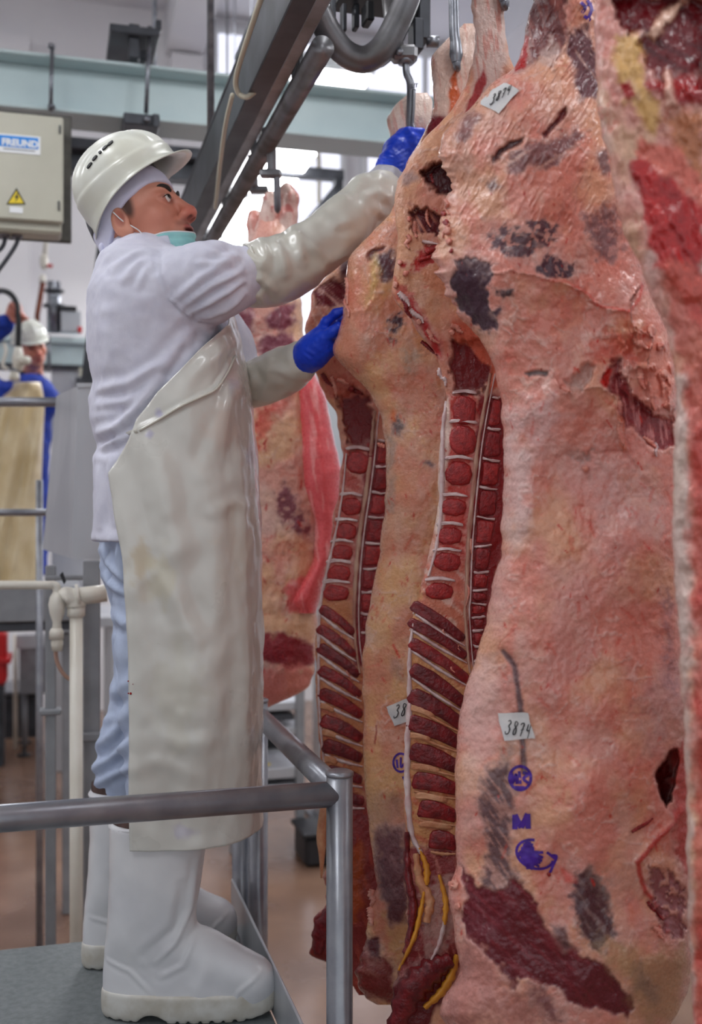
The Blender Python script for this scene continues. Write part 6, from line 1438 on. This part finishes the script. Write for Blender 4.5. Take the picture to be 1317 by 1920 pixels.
build('pipe', tube(smooth_path([vp(548, 292, 7.5), vp(590, 292, 7.5), vp(598, 296, 7.5), vp(598, 380, 7.5)], 20), .018, 8), M_pvc, pc, True)
# ------------------------------------------------------------------ background, left
M_bluejk = mat('blue_jacket', (22, 60, 170), (16, 44, 136), rough=.8, scale=30)
M_navy = mat('navy_sleeve', (34, 38, 58), (26, 28, 44), rough=.8, scale=30)
M_capron = mat('cream_apron', (226, 208, 170), (210, 188, 144), rough=.3, scale=6, coat=.35)
DW = 6.3; KW = 6.3 / 4.75
bg = thing('person', 'distant worker in blue jacket and cream apron lifting a black hose', 'person', (xs_(20, DW), DW, 1.14))
# head (same build as the near worker's, another look)
hv = np.array(body.data.vertices.foreach_get) if False else None
n_ = len(body.data.vertices); co = np.zeros(n_ * 3, np.float32); body.data.vertices.foreach_get('co', co)
loc = (co.reshape(-1, 3) + np.array(man.location) - HO) @ RH           # back to head space
ya, pi_, ro = math.radians(-52), math.radians(-14), math.radians(16)
Rb = np.array([[math.cos(ya), -math.sin(ya), 0], [math.sin(ya), math.cos(ya), 0], [0, 0, 1]]) @ np.array([[math.cos(pi_), 0, -math.sin(pi_)], [0, 1, 0], [math.sin(pi_), 0, math.cos(pi_)]]) @ np.array([[1, 0, 0], [0, math.cos(ro), -math.sin(ro)], [0, math.sin(ro), math.cos(ro)]])
HB = P(58, 648, DW); pq = np.zeros(len(body.data.polygons) * 4, np.int32); body.data.polygons.foreach_get('vertices', pq)
bhead = mk('body', loc @ Rb.T + HB, pq.reshape(-1, 4), M_skin, bg, col=np.minimum(col * 1.12, 1))
for s in (-1, 1):
    bw = np.array([[.091, s * .014, .018], [.093, s * .028, .021], [.080, s * .046, .016]]); build('eyebrow', tube(smooth_path(list(bw @ Rb.T + HB), 12), .004, 6), M_hair, bhead, True)
    v_, f_ = lathe([(.0, 0), (.006, .001), (.007, .003), (0.0002, .005)], np.array([.090, s * .031, .000]), (1, s * .2, 0), 10); mk('eye', v_ @ Rb.T + HB, f_, M_iris, bhead)
oh = make_helmet(bg, Rb, HB + Rb @ np.array([-.006, 0, .052]), False)
jw = lambda pts: [P(x, y, DW) for x, y in pts]
jrow = np.array([(704, 42, 80, .07), (714, 22, 88, .13), (732, -20, 92, .20), (780, -50, 92, .23), (900, -56, 86, .22), (1080, -56, 86, .22)])
def f_jk(p):
    d = s_rows(p, zs_(jrow[:, 0], DW), xs_(jrow[:, 1], DW), xs_(jrow[:, 2], DW), DW, jrow[:, 3], 2.3)
    d = smin(d, s_chain(p, [P(-20, 730, 6.181), P(-70, 700, 5.968), P(-40, 640, 5.862), P(10, 606, 5.836)], [.09, .075, .065, .055], .03), .04)
    return smin(d, s_ell(p, P(78, 752, DW), (.10, .11, .12)), .04)
lo, hi = np.array([-2.65, 5.6, 1.1]), np.array([-1.70, 6.65, 3.0])
jk = chainmesh('jacket', f_jk, lo, hi, .011, M_bluejk, bg, n1=.012, n2=.003, s1=9, s2=40)
build('shirt_collar', tube(smooth_path(jw([(36, 700), (52, 716), (66, 718), (80, 704)]), 16), .022, 8, True, .6, 1.3), M_black, bg, True)
arow = np.array([(716, 26, 76), (730, 14, 80), (760, -20, 84), (800, -50, 82), (900, -60, 78), (1000, -62, 74), (1100, -64, 70)])
nr2, nc2 = 60, 50; AV2 = np.zeros((nr2, nc2, 3))
for i, t in enumerate(np.linspace(0, 1, nr2)):
    y = 716 + t * 384; l = np.interp(y, arow[:, 0], arow[:, 1]); r = np.interp(y, arow[:, 0], arow[:, 2])
    for j, s in enumerate(np.linspace(-1, 1, nc2)):
        px_ = (l + r) / 2 + (r - l) / 2 * s; d_ = DW - .27 * math.sqrt(max(0, 1 - (s * .85) ** 2)) + .02 * math.sin(px_ * .16 + y * .03) * (y > 740) + .01 * fbm(px_ / 14, y / 30, 0, 2, 4)
        AV2[i, j] = P(px_, y, d_ - .01)
oa = build('apron', (AV2.reshape(-1, 3), [(i * nc2 + j, (i + 1) * nc2 + j, (i + 1) * nc2 + j + 1, i * nc2 + j + 1) for i in range(nr2 - 1) for j in range(nc2 - 1)]), M_capron, bg, True)
md = oa.modifiers.new('thickness', 'SOLIDIFY'); md.thickness = .004; md.offset = -1
def f_hand(p):
    d = s_ell(p, P(28, 582, 5.836), (.042, .045, .052))
    d = smin(d, s_cone(p, P(10, 606, 5.836), P(24, 592, 5.836), .034, .036), .02)
    for k in range(4):
        q = P(20 + k * 6, 572 + k * 7, 5.796); d = smin(d, s_chain(p, [q, q + np.array([.022, -.022, -.006]), q + np.array([.034, .008, -.012])], [.013, .0125, .011], .005), .007)
    return smin(d, s_chain(p, [P(22, 598, 5.809), P(36, 606, 5.783), P(42, 600, 5.796)], [.014, .013, .011], .005), .008)
V, Q = nets(f_hand, P(28, 585, 5.836) - .13, P(28, 585, 5.836) + .13, .005, 1)
mk('hand', V, Q, M_skin, bg, col=np.ones((len(V), 3)) * lin((196, 124, 108)))
ZW = 1.14
def f_leg(p):
    return smin(s_chain(p, [P(-16, 1060, DW), np.array([xs_(-12, DW), DW, ZW + .1])], [.11, .07], .02), s_chain(p, [P(44, 1060, DW), np.array([xs_(44, DW), DW, ZW + .1])], [.11, .07], .02), .02)
chainmesh('trousers', f_leg, (-2.45, 6.1, 1.18), (-1.75, 6.5, 1.75), .014, M_navy, bg, n1=.006, s1=9)
st = T1('raised_walkway', 'grey steel walkway under the distant worker', 'walkway', (xs_(0, DW), DW, 0))
cw = np.array([xs_(-20, DW), DW, 0.0])
build('tread', cbox(cw + ZX * (ZW - .03), (1.5, .8, .06)), M_stain, st)
for du in (-.7, .7):
    for dv in (-.35, .35): build('leg', cbox(cw + UX * du + VX * dv + ZX * (ZW - .06) / 2, (.05, .05, ZW - .06)), M_stain, st)
for dx in (-12, 44):
    c = np.array([xs_(dx, DW), DW - .03, ZW])
    V, Q = nets(lambda p: smin(s_cone(p, c + [0, .03, .062], c + [0, .03, .2], .062, .07), s_cone(p, c + [0, 0, .056], c + [.02, -.14, .047], .055, .045), .03), c - [.12, .26, .02], c + [.12, .16, .26], .010, 2)
    mk('boot', V, Q, M_boot, bg)
hs = T1('spray_hose', 'black hose with white spray nozzle held by the distant worker', 'hose', P(28, 700, 5.783))
build('hose', tube(smooth_path([P(-60, 580, 6.101), P(-10, 549, 5.902), P(14, 548, 5.809), P(30, 566, 5.783), P(35, 600, 5.769), P(34, 650, 5.783)], 40), .016, 10), M_black, hs, True)
build('nozzle_body', lathe([(.018, 0), (.03, .02), (.034, .07), (.026, .10), (.02, .13)], P(34, 696, 5.756), ZX, 14), M_pvc, hs, True)
build('nozzle_spout', tube([P(34, 676, 5.756), P(52, 676, 5.703)], [.028, .024], 12), M_pvc, hs, True)
build('nozzle_tip', lathe([(.026, 0), (.03, .02), (.02, .05)], P(27, 714, 5.743), ZX, 12), M_pvc, hs, True)
build('nozzle_collar', lathe([(.016, 0), (.02, .015), (.016, .035)], P(30, 702, 5.750), ZX, 12), M_steel, hs, True)
build('trigger', tube(smooth_path([P(8, 644, 5.743), P(11, 660, 5.743), P(5, 684, 5.743), P(14, 692, 5.743)], 18), .010, 8), M_pvc, hs, True)
# rear railing
rg_ = T1('guard_rail', 'two-bar steel guard rail in front of the distant worker', 'railing', vp(128, 1000, 3.95))
build('top_bar', vcyl(-200, 753, 134, 754, 3.95, .017), M_tube, rg_, True); build('lower_bar', vcyl(-200, 961, 134, 961, 3.95, .013), M_tube, rg_, True)
build('rail_post', tube([vp(74, 900, 4.4), vp(74, 900, 4.4) * [1, 1, 0]], .014, 10), M_tube, rg_, True)
# stainless wash cabinet
ws = T1('stainless_cabinet', 'tall stainless sheet cabinet on legs behind the worker', 'cabinet', vp(150, 1770, 3.35) * [1, 1, 0])
VS = 3.4
def vpoly(pts, v0, t): return prism([vp(x, y, v0) for x, y in pts], VX, t)
build('front_panel', vpoly([(134, 1048), (200, 1050), (240, 722), (146, 722)][::1], VS, .30), M_stain, ws)
a_, b_, c_, d_ = vp(146, 724, VS), vp(135, 1047, VS), vp(80, 1030, VS + .28), vp(106, 742, VS + .28)
build('side_panel', prism([a_, b_, c_, d_], np.cross(b_ - a_, d_ - a_) / np.linalg.norm(np.cross(b_ - a_, d_ - a_)), .006), M_stain, ws)
build('rim', vpoly([(144, 726), (242, 726), (242, 718), (144, 718)], VS - .006, .02), M_stain, ws)
legm = mat('leg_steel', (150, 152, 156), (136, 138, 142), rough=.45, metal=.3, scale=12)
def post(x, y0, v0, w, name='leg', parent=ws, m=None):
    t = vp(x, y0, v0); return build(name, cbox(np.array([t[0], t[1], t[2] / 2]), (w, w, t[2])), m or legm, parent)
l1 = post(95, 1060, 3.32, .032); l2 = post(172, 1050, 3.18, .048)
build('leg_clamp', vbox(74, 115, 1331, 1342, 3.29, .05), legm, l1); build('leg_clamp', vbox(146, 190, 1375, 1391, 3.14, .06), legm, l2)
build('cross_bar', vbox(84, 176, 1079, 1088, 3.30, .02), legm, ws)
# white plumbing
pv = T1('waste_pipe', 'white plastic waste pipe with elbow and valve beside the cabinet legs', 'pipe', vp(143, 1770, 3.1) * [1, 1, 0])
build('riser', tube([vp(143, 1150, 3.1) * [1, 1, 0], vp(143, 1150, 3.1)], .0185, 16), M_pvc, pv, True)
build('riser_socket', lathe([(.0185, 0), (.025, .006), (.025, .03), (.02, .035)], vp(143, 1158, 3.1), ZX, 16), M_pvc, pv, True)
build('elbow', tube(smooth_path([vp(143, 1138, 3.1), vp(141, 1125, 3.1), vp(126, 1118, 3.1), vp(118, 1122, 3.1)], 16), .027, 14), M_pvc, pv, True)
build('outlet', tube([vp(138, 1119, 3.1), vp(200, 1112, 3.1)], .025, 14), M_pvc, pv, True); build('union_ring', tube([vp(143, 1118, 3.1), vp(149, 1117, 3.1)], .034, 16), M_pvc, pv, True)
build('supply_pipe', tube(smooth_path([vp(-300, 1097, 3.1), vp(60, 1097, 3.1), vp(98, 1097, 3.1), vp(106, 1102, 3.1), vp(107, 1120, 3.1)], 30), .012, 12), M_pvc, pv, True)
build('valve_body', lathe([(.014, -.12), (.017, -.10), (.014, -.07), (.012, -.04), (.02, -.015), (.024, .01), (.02, .03), (.012, .045)], vp(107, 1140, 3.1), ZX, 16), M_pvc, pv, True)
build('valve_socket', lathe([(.02, 0), (.02, .02), (.015, .03)], vp(106, 1198, 3.1), ZX, 14), M_pvc, pv, True)
build('valve_lever', prism([vp(x, y, 3.06) for x, y in ((112, 1078), (118, 1072), (124, 1090), (120, 1096))], VX, .015), M_black, pv)
build('drain_hose', tube(smooth_path([vp(104, 1200, 3.12), vp(106, 1236, 3.12), vp(118, 1262, 3.12), vp(136, 1274, 3.14), vp(166, 1268, 3.2)], 26), .006, 8), mat('pink_hose', (176, 140, 124), rough=.5), pv, True)
# tank and tables farther off
tk = T1('long_tank', 'grey steel trough behind the plumbing', 'trough', vp(20, 1190, 4.6))
build('trough_body', vbox(-200, 150, 1104, 1168, 4.6, .5), legm, tk); build('trough_frame', vbox(-200, 150, 1169, 1186, 4.62, .46), M_dark, tk)
for x in (-180, 130): build('leg', cbox(vp(x, 1186, 4.8) * [1, 1, .5], (.06, .06, vp(x, 1186, 4.8)[2])), legm, tk)
tb = T1('equipment_table', 'light grey machine table on adjustable feet far back', 'table', vp(90, 1440, 7.9) * [1, 1, 0])
build('table_body', vbox(36, 150, 1205, 1300, 7.9, .6), legm, tb); build('panel', vbox(30, 84, 1190, 1216, 7.88, .02), M_stain, tb)
for x, dv in ((46, .05), (140, .05), (46, .5), (140, .5)):
    t = vp(x, 1298, 7.9 + dv); lg = build('leg', tube([t, t * [1, 1, 0] + ZX * .08], .022, 10), legm, tb, True); mk('levelling_foot', *lathe([(.05, 0.0), (.05, .012), (.015, .02), (.012, .085)], t * [1, 1, 0] + ZX * .0005, ZX, 12), M_black, lg)
tr_ = T1('wheeled_tub', 'dark steel wheeled tub in the shade far back', 'tub', vp(20, 1430, 8.6) * [1, 1, 0])
build('tub', vbox(-120, 78, 1306, 1392, 8.6, .5, .02), M_dark, tr_); build('tub_rim', vbox(-124, 82, 1298, 1306, 8.58, .54), M_steel, tr_)
for x in (22, -90, 60):
    c = vp(x, 1405, 8.7); c[2] = .065; build('caster', lathe([(.01, -.02), (.06, -.018), (.064, 0), (.06, .018), (.01, .02)], c, UX, 18), M_black, tr_, True); build('caster_fork', cbox(c + ZX * .09, (.05, .05, .10)), M_steel, tr_)
rb = T1('red_bin', 'red plastic bin at the left edge far back', 'bin', vp(0, 1290, 7.6))
build('bin', vbox(-60, 12, 1186, 1286, 7.6, .3, .02), M_red, rb); build('bin_rim', vbox(-62, 20, 1236, 1246, 7.58, .34), M_red, rb)
build('stand', cbox(vp(-20, 1286, 7.75) * [1, 1, .5], (.2, .2, vp(-20, 1286, 7.75)[2] - .002)), M_dark, rb)
vp_ = T1('wall_pipe', 'thin white vertical pipe far back at the left', 'pipe', vp(28, 1290, 8.2) * [1, 1, 0])
build('pipe', tube([vp(29, 1190, 8.2), vp(29, 1190, 8.2) * [1, 1, 0]], .016, 10), M_pvc, vp_, True)
# middle distance under the far beef side
rk = T1('steel_rack', 'pale steel shelf rack below the far beef side', 'rack', vp(520, 1480, 5.4) * [1, 1, 0])
for x in (440, 562): post(x, 1290, 5.4, .045, 'upright', rk)
for y0, y1, m_ in ((1318, 1334, M_stain), (1366, 1380, M_stain), (1442, 1462, M_stain), (1474, 1480, M_stain)): build('shelf', vbox(430, 572, y0, y1, 5.4, .5), m_, rk)
build('drawer_front', vbox(484, 552, 1340, 1352, 5.42, .3), M_dark, rk); build('back_panel', vbox(436, 566, 1384, 1440, 5.86, .03), M_black, rk)
sp = T1('yellow_lid', 'small round yellow object on the rack shelf', 'lid', vp(500, 1442, 5.44)); mk('dome', *lathe([(.028, 0), (.03, .012), (.02, .026), (0.0005, .03)], vp(500, 1441.2, 5.5), ZX, 16), M_yellow, sp)
gc = T1('grey_column', 'plain grey column beyond the far beef side', 'column', vp(618, 1500, 5.8) * [1, 1, 0])
build('shaft', cbox(vp(618, 700, 5.9) * [1, 1, .5], (.16, .16, vp(618, 700, 5.9)[2])), M_stain, gc); build('base_plate', cbox(vp(618, 700, 5.9) * [1, 1, 0] + ZX * .01, (.24, .24, .02)), M_dark, gc)
bn = T1('black_crate', 'black plastic crate on the floor behind the railing post', 'crate', vp(590, 1590, 5.0) * [1, 1, 0])
t = vp(602, 1590, 5.2); build('crate_body', cbox(t * [1, 1, 0] + ZX * .075, (.22, .26, .15), ch=.02), M_black, bn); build('crate_rim', cbox(t * [1, 1, 0] + ZX * .16, (.25, .29, .02)), M_black, bn)
# upper left machinery
gb = T1('low_beam', 'short pale green beam with dark hangers behind the distant worker', 'beam', vp(130, 690, 7.4))
build('beam_web', vbox(-300, 190, 634, 678, 7.4, .06), M_green, gb); build('beam_flange', vbox(-300, 192, 624, 636, 7.35, .2), M_green, gb); build('beam_foot', vbox(-300, 192, 678, 686, 7.35, .2), M_dark, gb)
for x in (92, 172, -200): build('hanger_rod', vcyl(x, 630, x, 690, 7.32, .01), M_steel, gb, True)
build('support_post', cbox(vp(128, 690, 7.5) * [1, 1, .5], (.22, .2, vp(128, 690, 7.5)[2])), M_stain, gb)
build('label_plate', vbox(148, 176, 690, 706, 7.3, .01), M_cream, gb); build('dark_rail', vbox(142, 200, 708, 722, 7.2, .06), M_dark, gb)
mo = T1('actuator', 'upright stainless actuator with flanges beside the worker’s back', 'machine', vp(101, 626, 7.2))
build('cylinder', lathe([(.045, 0), (.045, .34)], vp(101, 624, 7.4), ZX, 18), M_steel, mo, True)
for y, r_ in ((548, .065), (576, .075)): build('flange', lathe([(r_, 0), (r_, .014)], vp(102, y, 7.4), ZX, 18), M_dark, mo, True)
build('body_block', vbox(92, 110, 552, 572, 7.32, .14), M_steel, mo); build('control_box', vbox(114, 152, 582, 622, 7.3, .12), M_stain, mo); build('name_plate', vbox(112, 144, 573, 582, 7.28, .10), M_black, mo); build('red_button', vbox(146, 154, 612, 624, 7.25, .03), M_red, mo)
wp = T1('water_pipe', 'white pipe with red valve lever ending in rusty brown pipe', 'pipe', vp(78, 590, 7.3))
build('white_pipe', tube([vp(93, 300, 7.3), vp(87, 448, 7.3), vp(82, 500, 7.3)], .016, 12), M_pvc, wp, True); build('valve', lathe([(.018, 0), (.028, .03), (.028, .07), (.018, .1)], vp(83, 505, 7.3), ZX, 14), M_pvc, wp, True)
build('fitting', lathe([(.024, 0), (.02, .05)], vp(80, 530, 7.3), ZX, 14), M_pvc, wp, True); build('valve_lever', vbox(88, 99, 495, 501, 7.28, .012), M_red, wp); build('rusty_pipe', tube([vp(81, 526, 7.3), vp(70, 590, 7.3), vp(68, 700, 7.3)], .017, 12), M_rust, wp, True)
